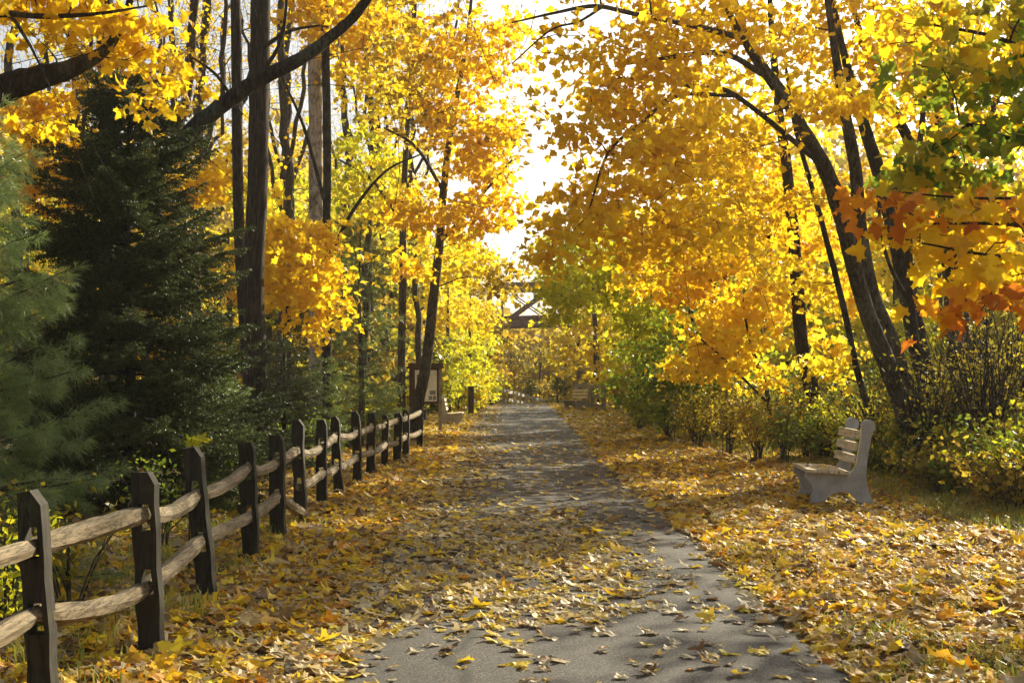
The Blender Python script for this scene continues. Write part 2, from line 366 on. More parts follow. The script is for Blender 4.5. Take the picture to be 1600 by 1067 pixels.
def make_tree(name, label, stems, blobs, leaf=(), bark=None, cat='tree', group=None, shapes=None, size=.13, per=26, spread=.5,
              flat=.35, lift=.12, bare=0, rough=.03, wander=.0):
    """stems: rows (px, py, depth, width px), the first stem's first row stands on the ground; blobs: (px, py, depth, rx px, ry px, r depth, clusters[, leaf index])"""
    b = stems[0][0]; base = at(b[0], b[1], b[2]); base[2] = float(gz(base[0], base[1])) - .02
    root = thing(name, label, cat, base, group)
    tm, sk = MB(), Skel()
    for si, st in enumerate(stems):
        rows = np.array([np.append(at(s[0], s[1], s[2]), s[3] / F * s[2] / 2) for s in st])
        if si == 0: rows[0, :3] = base
        Q = smooth_line(rows, 6 if len(rows) < 8 else 5); P, r = Q[:, :3], np.maximum(Q[:, 3], .004)
        if wander: P[2:] += np.cumsum(rnd(len(P) - 2) * wander, 0) * .3
        if si == 0:
            h = P[:, 2] - base[2]; r = r * (1 + .55 * np.exp(-np.maximum(h, 0) / .18))
            P = np.vstack([P[0] - [0, 0, .25], P]); r = np.append(r[0] * 1.1, r)
        tube(tm, P, r, 14 if r.max() > .09 else 8, rough=rough); sk.add(P[1:], r[1:])
    C, CI = [], []
    for bl in blobs:
        px, py, d, rx, ry, rd, n = bl[:7]; m = F / d
        u = rnd(n); u /= np.linalg.norm(u, axis=1)[:, None]; u *= RNG.uniform(0, 1, (n, 1)) ** .4 * np.where(RNG.uniform(0, 1, (n, 1)) < .22, RNG.uniform(1, 1.5, (n, 1)), 1)
        c = at(px, py, d) + u * np.array([rx / m, rd, ry / m]); C.append(c); CI += [bl[7] if len(bl) > 7 else 0] * n
    cm = None
    if C:
        C = np.vstack(C); CI = np.array(CI); C[:, 2] = np.maximum(C[:, 2], gz(C[:, 0], C[:, 1]) + .25)
        d0 = np.array([np.sqrt(((sk.P - c) ** 2).sum(1)).min() for c in C])
        for i in np.argsort(d0): grow(tm, sk, C[i], lift)
        cm = MB(); P, nr, tp, sz = leaf_cloud(C, per, size, flat, spread)
        put_leaves(cm, P, nr, tp, sz, shapes or MAPLES, np.repeat(CI, per))
    for _ in range(bare):                      # leafless twigs
        i = RNG.integers(len(sk.P) // 3, len(sk.P)); p = sk.P[i]; L = RNG.uniform(.6, 2.2) * (.85 if bare > 60 else 1)
        v = rnd(1)[0] + np.array([0, 0, .55]); v /= np.linalg.norm(v)
        k = 6; t = np.linspace(0, 1, k)[:, None]
        Q = p + v * L * t + rnd(1)[0] * .18 * L * t * t + np.cumsum(rnd(k) * .02 * L, 0) * t
        r = np.linspace(min(sk.R[i] * .5, .008 + .014 * L), .004, k); tube(tm, Q, r, 4); sk.add(Q[2:], r[2:])
    tm.build('trunk', bark or BARK, root, base)
    if cm: cm.build('crown', list(leaf), root, base)
    return root
def copy_tree(o, loc, rz=0, s=1., label=None, group=None):
    c = o.copy(); COL.objects.link(c); c.location = [float(q) for q in loc]; c.rotation_euler = (0, 0, rz); c.scale = (s, s, s)
    if label: c['label'] = label
    if group: c['group'] = group
    for ch in list(o.children):
        k = ch.copy(); COL.objects.link(k); k.parent = c
    return c

def conifer(name, label, px, d, top, rad_px, mat, bark, needle=.03, tuft=12, whorl=.22, droop=.18, twig_gap=.07, long_tuft=False, low=.1, group=None, nbr=9, nw=.0035, base_xy=None, full=.85, up=.25):
    """trunk with whorled branches, side twigs and single needles; top = row of the tip in the photo, rad_px = half width at the foot"""
    x = at(px, HY, d)[0]; base = np.array([x, d, float(gz(x, d))]); H = at(px, top, d)[2] - base[2]; RB = rad_px / F * d
    root = thing(name, label, 'conifer', base, group); tm, nm = MB(), MB()
    zt = np.linspace(-.2, H, 14); tr = np.interp(zt, [-.2, H], [.028 * H ** .9 * .55 + .02, .008])
    tube(tm, np.stack([.03 * np.sin(zt * 1.3), .03 * np.cos(zt * 1.1), zt], 1), tr, 9, rough=.04)
    segP, segD, segL = [], [], []
    z = low * H
    while z < H * .985:
        f = 1 - z / H; nb = max(4, int(nbr * (.55 + .6 * f))); a0 = RNG.uniform(0, 6.28)
        for k in range(nb):
            a = a0 + 6.283 * k / nb + RNG.normal(0, .25); L = RB * (f ** full) * RNG.uniform(.55, 1.25) + .06
            rise = up * (1 - f) * 2 - droop * f; m = 7; t = np.linspace(0, 1, m)
            zz = z + RNG.normal(0, .35 * whorl) + L * (rise * t + droop * .9 * f * t * t)
            P = np.stack([np.cos(a) * L * t, np.sin(a) * L * t, zz], 1) + np.cumsum(rnd(m) * .015 * L, 0)
            r = np.linspace(.006 + .008 * L, .002, m); tube(tm, P, r, 4)
            D = np.array([math.cos(a), math.sin(a), 0]); S = np.array([-math.sin(a), math.cos(a), 0])
            g = np.arange(.18 * L, L, twig_gap)
            for gg in g:
                p = np.array([np.interp(gg / L, t, P[:, c]) for c in range(3)])
                tl = min(.5 * (L - gg) + .07, .42 * L + .05) * RNG.uniform(.6, 1.15)
                for s in (-1, 1):
                    v = D * .75 + S * s * .75 + np.array([0, 0, RNG.normal(.02, .22)]); v /= np.linalg.norm(v)
                    segP.append(p); segD.append(v); segL.append(tl)
            segP.append(P[-2]); segD.append(D + [0, 0, .1]); segL.append(.12)
        z += whorl * (.55 + .75 * f) * RNG.uniform(.8, 1.2)
    segP, segD, segL = np.array(segP), np.array(segD), np.array(segL)
    cnt = np.maximum(3, (segL * tuft / .1).astype(int)); idx = np.repeat(np.arange(len(segL)), cnt); n = len(idx)
    if long_tuft:                               # needles in brushes near the twig's end
        f = 1 - np.abs(RNG.normal(0, .28, n)); f = np.clip(f, .1, 1)
        v = segD[idx] * .75 + rnd(n) * .55 + np.array([0, 0, .12])
    else:
        f = RNG.uniform(0, 1, n); v = segD[idx] * .55 + rnd(n) * .6 + np.array([0, 0, .12])
    v /= np.linalg.norm(v, axis=1)[:, None]
    p = segP[idx] + segD[idx] * (segL[idx] * f)[:, None]; p[:, 2] -= .10 * (segL[idx] * f) * f
    q = p + v * (needle * RNG.uniform(.6, 1.2, n))[:, None]
    sdv = np.cross(v, rnd(n)); sdv /= np.linalg.norm(sdv, axis=1)[:, None] + 1e-9; w = nw
    mid = (p + q) / 2; V = np.stack([p, mid + sdv * w, q, mid - sdv * w], 1).reshape(-1, 3)
    if long_tuft: V[2::4, 2] -= .18 * needle
    nm.add(V, np.arange(4 * n).reshape(-1, 4))
    q = np.arange(len(segP))
    tw = MB(); m2 = segP + segD * segL[:, None]
    sv = np.cross(segD, [0, 0, 1.]); sv /= np.linalg.norm(sv, axis=1)[:, None] + 1e-9
    V = np.stack([segP - sv * .003, segP + sv * .003, m2 + [0, 0, -.01]], 1).reshape(-1, 3); tm.add(V, np.arange(3 * len(segP)).reshape(-1, 3))
    tm.build('trunk', bark, root); nm.build('foliage', mat, root)
    return root

def shrub(name, label, base, h, r, mat, n=700, size=.06, stems=14, shapes=None, bark=None, group=None, cat='shrub', lean=(0, 0), open_=.9, sz_var=.4):
    root = thing(name, label, cat, base, group); sm, lm = MB(), MB()
    tips = []
    for k in range(stems):
        a = RNG.uniform(0, 6.283); L = h * RNG.uniform(.6, 1.05); out = r * RNG.uniform(.15, 1)
        t = np.linspace(0, 1, 7)
        P = np.stack([np.cos(a) * out * t ** 1.4 + lean[0] * t, np.sin(a) * out * t ** 1.4 + lean[1] * t, L * t * (1 - .12 * t * t)], 1) + np.cumsum(rnd(7) * .02 * h, 0) * t[:, None]
        P[:, :2] += RNG.normal(0, .06 * r, 2); P[0, 2] = -.05
        tube(sm, P, np.linspace(.004 + .005 * h, .0025, 7), 4); tips.append(P)
        for _ in range(4):
            i = RNG.integers(2, 6); v = rnd(1)[0] * .5 + np.array([math.cos(a) * .5, math.sin(a) * .5, .5]); ll = h * RNG.uniform(.12, .32)
            Q = P[i] + v * ll * np.linspace(0, 1, 5)[:, None] + np.cumsum(rnd(5) * .012 * h, 0); Q[0] = P[i]
            tube(sm, Q, np.linspace(.004, .002, 5), 3); tips.append(Q)
    A = np.concatenate([x[max(1, len(x) // 3):] for x in tips])
    i = RNG.integers(0, len(A), n); P = A[i] + rnd(n) * np.array([.10, .10, .08]) * open_ * max(h, r) * .8
    P[:, 2] = np.maximum(P[:, 2], .03)
    put_leaves(lm, P, np.array([0, 0, .5]) + rnd(n) * .7, rnd(n) + np.array([0, 0, -.3]), size * RNG.uniform(1 - sz_var, 1 + sz_var, n), shapes or OVALS)
    sm.build('stem', bark or BARK_GREY, root); lm.build('foliage', mat, root)
    return root

# ------------------------------------------------------------------ ground and path
def sheet(name, xs, ys, zf, mat, dz=0.0):
    X, Y = np.meshgrid(xs, ys); Z = zf(X, Y) + dz; nx = len(xs); mb = MB()
    i = np.arange(len(ys) - 1)[:, None] * nx; j = np.arange(nx - 1)[None]
    mb.add(np.stack([X, Y, Z], -1).reshape(-1, 3), np.stack([i + j, i + j + 1, i + nx + j + 1, i + nx + j], -1).reshape(-1, 4), 0, True)
    o = mb.build(name, mat); tag(o, kind='structure'); return o
xs = np.unique(np.concatenate([np.linspace(-900, -40, 16), np.linspace(-40, -9, 24), np.linspace(-9, 11, 81), np.linspace(11, 40, 24), np.linspace(40, 900, 16)]))
ys = np.unique(np.concatenate([np.linspace(-120, 0, 14), np.linspace(0, 40, 121), np.linspace(40, 120, 81), np.linspace(120, 1500, 24)]))
sheet('ground', xs, ys, gz, FLOOR)
def path_mid(y): return .29 + 6.0 * sstep(66, 100, y)
def path():
    ys = np.concatenate([np.linspace(-6, 66, 260), np.linspace(66.3, 112, 60)]); mb = MB(); k = 9; V = []
    for y in ys:
        hw = 1.43 + .35 * float(sstep(46, 62, y)); m = float(path_mid(y)); e1 = .05 * math.sin(y * 2.3) + .03 * math.sin(y * 7.1); e2 = .05 * math.cos(y * 1.9) + .03 * math.sin(y * 6.3)
        xx = np.linspace(m - hw + e1, m + hw + e2, k)
        for x in xx: V.append((x, y, float(gz(x, y)) + .012 + (.012 if abs(x - m) < hw * .9 else -.006)))
    i = np.arange(len(ys) - 1)[:, None] * k; j = np.arange(k - 1)[None]
    mb.add(V, np.stack([i + j, i + j + 1, i + k + j + 1, i + k + j], -1).reshape(-1, 4), 0, True)
    tag(mb.build('path', ASPHALT), kind='structure')
path()

# ------------------------------------------------------------------ fallen leaves, grass
def on_path(x, y):
    return (np.abs(x - path_mid(y)) < 1.43)
def cover(x, y):
    """share of the ground that fallen leaves hide, 0..1"""
    u = x - .29
    n = np.clip(.5 + .55 * wob(x, y, 1.1, .7) + .3 * wob(x, y, 3.0, 2.) + .2 * wob(x, y, 7., 1.), 0, 1)
    verge = np.clip(.70 + .3 * n, 0, .95) * np.where(x < -2.7, np.where(x < -4.5, .2, .5), 1) * np.where(x > 6.6, .4, 1)
    mid = sstep(8.3, 10.0, y + .35 * n - .5 * u) * (1 - sstep(14.5, 17.5, y))                 # the drift that crosses the path
    p_near = .11 + .85 * (1 - sstep(-1.45, -.95, u + .3 * (n - .5)))
    p_mid = np.clip(.40 + .62 * n, 0, .95) * (1 - .85 * sstep(.35, 1.05, u + .5 * (n - .5)))
    p_far = (.13 + .6 * (1 - sstep(-1.35, -.3, u))) * (.4 + 1.0 * n) + .35 * sstep(1.15, 1.45, u)
    p = np.where(y < 12, p_near, p_far) * (1 - mid) + p_mid * mid
    p = np.where(y > 36, p * .6, p)
    return np.clip(np.where(on_path(x, y), p, verge), 0, .95)
def scatter(y0, y1, dens, wide=1.0):
    xm = .36 * y1 * 1.12 + 1.2; x0, x1 = max(-xm, -9), min(xm, 10)
    n = int(dens * (x1 - x0) * (y1 - y0)); x = RNG.uniform(x0, x1, n); y = RNG.uniform(y0, y1, n)
    k = (np.abs(x) < .36 * y * 1.12 + 1.2) & (RNG.uniform(0, 1, n) < -np.log(1 - cover(x, y)) / 3.0); return x[k], y[k]
def litter():
    mb = MB()
    for y0, y1, dens, size, shp, lift in ((4.2, 8, 540, .098, CURLED_F, .018), (8, 13, 560, .097, CURLED_F, .018), (13, 20, 540, .098, CURLED, .018), (20, 30, 380, .115, CURLED, .02), (30, 45, 220, .14, STARS, .02), (45, 70, 110, .17, STARS, .02)):
        x, y = scatter(y0, y1, dens); n = len(x)
        op = on_path(x, y)
        h = np.abs(RNG.normal(0, 1, n)) * lift * np.where(op, .45, 1) + np.where(op, .03, .012)
        P = np.stack([x, y, gz(x, y) + h], 1)
        nr = np.array([0, 0, 1.]) + rnd(n) * np.where(op, .09, .21)[:, None]
        a = RNG.uniform(0, 6.283, n); tp = np.stack([np.cos(a), np.sin(a), rnd(n, 1)[:, 0] * .1], 1)
        flip = RNG.uniform(0, 1, n) < .5; nr[flip] *= -1
        put_leaves(mb, P, nr, tp, size * np.clip(RNG.lognormal(-.15, .32, n), .35, 1.5), shp, (RNG.uniform(0, 1, n) < np.where(op, .8, .25)).astype(int))
    bb = on_ground(1311, 789); n = 9                                  # a few lie on the bench seat
    P = bb + np.stack([RNG.uniform(-.36, .02, n), RNG.uniform(.05, 1.2, n), np.full(n, .462)], 1); a = RNG.uniform(0, 6.283, n)
    put_leaves(mb, P, np.array([0, 0, 1.]) + rnd(n) * .08, np.stack([np.cos(a), np.sin(a), 0 * a], 1), RNG.uniform(.07, .11, n), CURLED, 1)
    tag(mb.build('fallen_leaves', [LITTER, PALE_LITTER]), kind='stuff', label='yellow and tan maple leaves carpeting the path and its verges', cat='fallen leaves')
litter()
def grass():
    mb = MB()
    def blades(x, y, h, n_each, sp):
        n = len(x) * n_each; X = np.repeat(x, n_each) + RNG.normal(0, sp, n); Y = np.repeat(y, n_each) + RNG.normal(0, sp, n)
        k = ~on_path(X, Y); X, Y = X[k], Y[k]; n = len(X)
        Z = gz(X, Y); H = h * RNG.uniform(.4, 1.3, n); a = RNG.uniform(0, 6.283, n); b = RNG.uniform(.1, .7, n)
        w = .004 + .0025 * RNG.uniform(0, 1, n)
        P = np.stack([X, Y, Z - .01], 1); S = np.stack([np.cos(a + 1.57), np.sin(a + 1.57), 0 * a], 1) * w[:, None]
        D = np.stack([np.cos(a), np.sin(a), 0 * a], 1)
        M = P + D * (H * b * .3)[:, None] + np.array([0, 0, 1]) * (H * .6)[:, None]; T = P + D * (H * b)[:, None] + np.array([0, 0, 1]) * (H * (1 - .3 * b))[:, None]
        V = np.stack([P - S, P + S, M + S * .8, M - S * .8, T], 1).reshape(-1, 3); i = np.arange(n)[:, None] * 5
        mb.add(V, np.concatenate([i + [0, 1, 2, 3]])); mb.add(V, i + [3, 2, 4])
    def zone(n, x0, x1, y0, y1): return RNG.uniform(x0, x1, n), RNG.uniform(y0, y1, n)
    x, y = zone(150, 1.85, 3.0, 6.0, 9.5); k = wob(x, y, 1.5, 4.) > -.1; blades(x[k], y[k], .10, 14, .05)
    x, y = zone(700, 1.8, 5.2, 9.5, 26); k = wob(x, y, 1.1, 4.) > .12; blades(x[k], y[k], .085, 12, .06)
    x, y = zone(1600, 1.8, 4.2, 26, 58); k = wob(x, y, .7, 1.) > -.2; blades(x[k], y[k], .10, 9, .10)
    x, y = zone(1500, 4.9, 7.6, 12, 26); k = x > 5.2 - .02 * y; blades(x[k], y[k], .17, 10, .09)
    x, y = zone(500, 4.2, 7.6, 26, 50); blades(x, y, .3, 14, .12)
    x, y = zone(420, -3.6, -2.0, 5.0, 15); k = wob(x, y, 1.4, 2.) > .05; blades(x[k], y[k], .16, 10, .06)
    x, y = zone(300, -3.2, -1.4, 30, 55); blades(x, y, .12, 10, .1)
    tag(mb.build('grass', GRASS), kind='stuff', label='thin green and straw coloured grass coming up through fallen leaves', cat='grass')
grass()

# ------------------------------------------------------------------ split rail fence
PX = [(65, 1095), (235, 1020), (322, 935), (391, 876), (436, 839), (470, 812), (504, 790), (530, 772), (558, 755), (580, 742), (602, 730), (621, 722), (634, 714), (656, 700)]
TOPS = [765, 737, 698, 691, 679, 655, 655, 650, 642, 645, 648, 645, 640, 640]
POSTS = [on_ground(*p) for p in PX]; POSTS = [np.array([-2.32, 4.75, 0.])] + POSTS
for p in POSTS: p[2] = float(gz(p[0], p[1]))
HTS = [1.0] + [at(PX[i][0], TOPS[i], POSTS[i + 1][1])[2] - POSTS[i + 1][2] for i in range(len(PX))]
LEAN = [0, -.045, -.03, -.085, -.025, -.035, -.03, -.02, -.06, -.02, 0, -.01, .01, 0, 0]
def fence():
    base = POSTS[0]
    root = thing('split_rail_fence', 'weathered two rail split rail fence with dark upright posts along the path edge', 'fence', base)
    lo_, hi_ = .40, .76
    for i, (p, H) in enumerate(zip(POSTS, HTS)):
        mb = MB(); w, t = .064 * random.uniform(.9, 1.14), .058 * random.uniform(.9, 1.15)      # half widths: across the path, along it
        segs = [(-.25, lo_ - .075, 0), (lo_ - .075, lo_ + .075, 1), (lo_ + .075, hi_ - .075, 0), (hi_ - .075, hi_ + .075, 1), (hi_ + .075, H - .07, 0)]
        def ring(x0, x1, z): return [(x0, -t, z), (x1, -t, z), (x1, t, z), (x0, t, z)]
        Vs = []
        def prism(x0, x1, z0, z1, cap0, cap1):
            m = max(2, int((z1 - z0) / .06)); V = []; 
            for z in np.linspace(z0, z1, m): V += ring(x0, x1, z)
            Fq = [[4 * a + k, 4 * a + (k + 1) % 4, 4 * a + 4 + (k + 1) % 4, 4 * a + 4 + k] for a in range(m - 1) for k in range(4)]
            if cap0: Fq.append([3, 2, 1, 0])
            if cap1: e = 4 * (m - 1); Fq.append([e, e + 1, e + 2, e + 3])
            Vs.append((np.array(V, float), Fq))
        for z0, z1, slot in segs:
            if slot: prism(-w, -.033, z0, z1, 0, 0); prism(.033, w, z0, z1, 0, 0)
            else: prism(-w, w, z0, z1, z0 > 0, z1 < H - .1)
        ch = random.uniform(.03, .055)
        V = np.array(ring(-w, w, H - .07) + ring(-w, w - ch, H) , float); V[7, 2] -= random.uniform(0, .02); V[4, 2] -= random.uniform(0, .015)
        Vs.append((V, [[0, 1, 5, 4], [1, 2, 6, 5], [2, 3, 7, 6], [3, 0, 4, 7], [4, 5, 6, 7]]))
        ph = random.uniform(0, 6)
        for V, Fq in Vs:
            z = V[:, 2]
            V[:, 0] += LEAN[i] * z + .008 * np.sin(4 * z + ph) + .005 * np.sin(17 * z + ph * 2) * np.sign(V[:, 0])
            V[:, 1] += .007 * np.sin(5 * z + 2 * ph) + .004 * np.sin(21 * z + ph + V[:, 0] * 40)
            V *= 1; mb.add(V + (p - base), Fq)
        mb.build('post', POST_WOOD, root)
    def rail_geo(a, b, zc, sag, tw):
        mb = MB(); m = 22; t = np.linspace(0, 1, m); d = b - a; L = np.linalg.norm(d); u = d / L; s = np.array([u[1], -u[0], 0])
        ph = random.uniform(0, 6); ends = np.minimum(np.minimum(t, 1 - t) / .12, 1)
        hh = (.031 + .014 * ends * (1 + .15 * np.sin(5 * t + ph))); ww = .020 + .022 * ends * (1 + .2 * np.sin(4 * t + 2 * ph))
        V = []
        for k in range(m):
            c = a + d * t[k] + np.array([0, 0, zc[0] + (zc[1] - zc[0]) * t[k] - sag * 4 * t[k] * (1 - t[k])]) + s * .018 * math.sin(3 * t[k] + ph)
            an = tw * math.sin(3.1 * t[k] + ph) * ends[k]; ca, sa = math.cos(an), math.sin(an)
            for (x, z) in ((-.8, -1.05), (.75, -.95), (1.15, -.1), (.55, 1.05), (-.95, .85)):
                x2, z2 = x * ww[k] * (1 + .06 * math.sin(31 * t[k] + z * 5)), z * hh[k] * (1 + .05 * math.sin(23 * t[k] + x * 4))
                V.append(c + s * (x2 * ca - z2 * sa) + np.array([0, 0, x2 * sa + z2 * ca]))
        n = 5
        Fq = [[n * k + j, n * k + (j + 1) % n, n * (k + 1) + (j + 1) % n, n * (k + 1) + j] for k in range(m - 1) for j in range(n)]
        mb.add(np.array(V), Fq, 0, False)
        for e, c0 in ((0, V[0:n]), (1, V[-n:])):
            cc = np.mean(c0, 0); T = [[j, (j + 1) % n, n] for j in range(n)]; mb.add(np.vstack([c0, cc]), T if e else [x[::-1] for x in T])
        return mb
    for i in range(len(POSTS) - 1):
        a, b = POSTS[i].copy(), POSTS[i + 1].copy(); d = (b - a) / np.linalg.norm(b - a)
        for lev, hz in ((0, lo_), (1, hi_)):
            if i == 5 and lev == 0: continue
            A, B = a - d * .10 + [LEAN[i] * hz, 0, 0], b + d * .10 + [LEAN[i + 1] * hz, 0, 0]
            off = .028 * (1 if (i + lev) % 2 else -1)
            # neighbouring rails overlap inside the slot: one end above, the other below
            mb = rail_geo(A, B, (hz + off, hz + (-off)), random.uniform(.0, .07), random.uniform(-.5, .5))
            mb.build('rail', RAIL_WOOD, root, base)
    a, b = POSTS[5].copy(), POSTS[6].copy(); d = b - a
    mb = rail_geo(a + d * .02 + [.05, 0, 0], a + d * .98 + np.array([.06, 0, 0]), (.36, .04), .0, .2)
    o = mb.build('fallen_rail', RAIL_WOOD, None, a); o.location = a
    tag(o, 'loose lower fence rail with one end dropped onto the leaves', 'fence rail')
fence()

# ------------------------------------------------------------------ benches
def bench(loc, rz, s=1.0, label=None, length=1.3, group=None):
    """concrete ends, timber slats; local x = towards the sitter's back, y = along the bench"""
    root = thing('park_bench', label, 'bench', loc, group, rz); root.scale = (s, s, s)
    def cr(P, k): return [tuple(q) for q in smooth_line(np.array(P, float), k)]
    front = cr([(-.36, .0), (-.315, .16), (-.335, .25), (-.40, .33), (-.402, .385)], 5)
    seat = [(-.39, .405), (.10, .375)]
    inner = cr([(.12, .385), (.175, .43), (.215, .52), (.245, .66), (.275, .85), (.285, .95)], 4)
    cxy = (.365, .965); knob = [(cxy[0] + .085 * math.cos(a), cxy[1] + .085 * math.sin(a)) for a in np.linspace(R(175), R(-35), 14)]
    back = cr([(.405, .88), (.375, .70), (.345, .52), (.335, .35), (.365, .18), (.43, .0)], 4)
    arch = [(.245, .0)] + [(.035 + .205 * math.cos(a), .165 * math.sin(a)) for a in np.linspace(R(12), R(168), 13)] + [(-.175, .0)]
    out = front + seat + inner + knob + back + arch                 # clockwise outline of one end
    import mathutils
    for y0 in (0.0, length - .09):
        n = len(out); bmv = [(x, y0, z) for x, z in out] + [(x, y0 + .09, z) for x, z in out]
        tri = mathutils.geometry.tessellate_polygon([[Vector((x, z, 0)) for x, z in out]])
        mb = MB(); mb.add(bmv, np.array([[t[0], t[1], t[2]] for t in tri])); mb.add(bmv, np.array([[t[2] + n, t[1] + n, t[0] + n] for t in tri]))
        mb.add(bmv, [[i, (i + 1) % n, (i + 1) % n + n, i + n] for i in range(n)])
        mb.build('end_support', CONCRETE, root)
    for k, x in enumerate((-.395, -.265, -.135, -.005)):
        mb = MB(); z = .408 - (x + .39) * .06; wv = random.uniform(-.004, .004)
        box(mb, (x, -.10, z), (x + .118, length + .10, z + .038), xf=lambda V: V + np.stack([0 * V[:, 0], 0 * V[:, 0], -.06 * (V[:, 0] - x) + wv], 1))
        mb.build('seat_slat', SLAT_WOOD, root)
    for x, z in ((.195, .57), (.222, .72), (.25, .87)):
        mb = MB(); box(mb, (-.045, -.06, -.05), (-.004, length + .06, .05), xf=lambda V: np.stack([V[:, 0] + x + .19 * V[:, 2], V[:, 1], V[:, 2] + z], 1))
        mb.build('back_slat', SLAT_WOOD, root)
    return root
bp = on_ground(1311, 789)
bench(bp, R(-4), 1.0, 'grey concrete bench with pale timber slats standing on the leaf covered verge', length=1.25)
p = on_ground(706, 664); bench(p + [0, .5, 0], R(180), .86, 'small concrete bench beside the notice board at the far end of the fence', length=1.5)
p = at(912, 632, 56); p[2] = float(gz(p[0], 56)); bench(p, R(28), .85, 'grey bench in front of the far railing right of the path', length=1.3)

# ------------------------------------------------------------------ notice board
def notice_board():
    b = on_ground(666, 674); d = b[1]; root = thing('notice_board', 'wooden notice board on two posts behind the leaning tree at the fence end', 'notice board', b, None, R(12))
    m = d / F
    for nm, x, w in (('post', -.40, .10), ('post', .37, .075)):
        mb = MB(); box(mb, (x - w / 2, -.045, -.1), (x + w / 2, .045, 1.66)); mb.build(nm, DARK_WOOD if x < 0 else FAR_WOOD, root)
    fr = MB()
    for lo, hi in (((-.35, -.05, .74), (.32, -.005, .79)), ((-.35, -.05, 1.62), (.32, -.005, 1.66)), ((-.348, -.052, .79), (-.31, -.006, 1.62)), ((.28, -.052, .79), (.318, -.006, 1.62))): box(fr, lo, hi)
    box(fr, (-.345, -.003, .76), (.315, .03, 1.64)); fr.build('frame', DARK_WOOD, root)
    s = MB(); box(s, (-.308, -.03, .792), (.278, -.0045, 1.618)); sh = s.build('notice_sheet', SHEET, root)
    for lo, hi in (((-.26, 1.34), (-.10, 1.50)), ((.08, .97), (.24, 1.08)), ((.06, .83), (.15, .94)), ((.17, .83), (.25, .94)), ((-.26, 1.15), (-.10, 1.28))):
        q = MB(); box(q, (lo[0], -.034, lo[1]), (hi[0], -.0305, hi[1])); q.build('picture', PHOTO, sh)
    l = MB()
    for k in range(9): box(l, (-.02, -.033, 1.50 - .045 * k), (.23 - .03 * (k % 3), -.0305, 1.506 - .045 * k))
    l.build('text_lines', PHOTO, sh)
    r = MB(); box(r, (-.50, -.16, 1.66), (.45, .16, 1.72)); box(r, (-.47, -.13, 1.72), (.42, .13, 1.80)); r.build('roof', DARK_WOOD, root)
notice_board()

# ------------------------------------------------------------------ far fences, posts, bridge
def rail_fence(name, label, pts, h, post_w, mat, rails, gap, sub=0, ztop=None):
    pts = [np.asarray(p, float) for p in pts]; base = pts[0].copy(); root = thing(name, label, 'fence', base)
    for i, p in enumerate(pts):
        mb = MB(); box(mb, (p[0] - base[0] - post_w / 2, p[1] - base[1] - post_w / 2, p[2] - base[2] - .3), (p[0] - base[0] + post_w / 2, p[1] - base[1] + post_w / 2, p[2] - base[2] + h)); mb.build('post', mat, root)
    for i in range(len(pts) - 1):
        for z, hh in rails:
            mb = MB(); off = np.array([0, -post_w * .5 - .02, z]); beam(mb, pts[i] - base + off, pts[i + 1] - base + off, .035, hh); mb.build('rail', mat, root)
    return root
rl = []
for k, t in enumerate(np.linspace(0, 1, 9)):
    d = 66 + 30 * t; px = 766 + 86 * t ** .9; zt = at(px, 607 + 21 * t, d)[2]; x = at(px, 600, d)[0]; rl.append((x, d, zt - 1.05))
rail_fence('path_railing', 'pale two rail railing dropping away past the crest of the path', rl, 1.2, .16, PALE_WOOD, [(1.1, .17), (.66, .15), (.25, .12)], 3)
q = [at(943, 640, 53), at(926, 636, 58), at(912, 634, 63), at(898, 632, 68)]
for p in q: p[2] = float(gz(p[0], p[1]))
rail_fence('board_fence', 'grey board fence with a brown end post right of the crest', q, 1.05, .16, FAR_WOOD, [(.93, .16), (.55, .16), (.2, .14)], 3)
q = [at(736, 648, 50), at(752, 646, 56), at(768, 640, 63)]
for p in q: p[2] = float(gz(p[0], p[1]))
rail_fence('board_fence', 'short fence with a tall brown end post half buried in yellow vines', q, 1.0, .2, DARK_WOOD, [(.85, .14), (.45, .14)], 3)

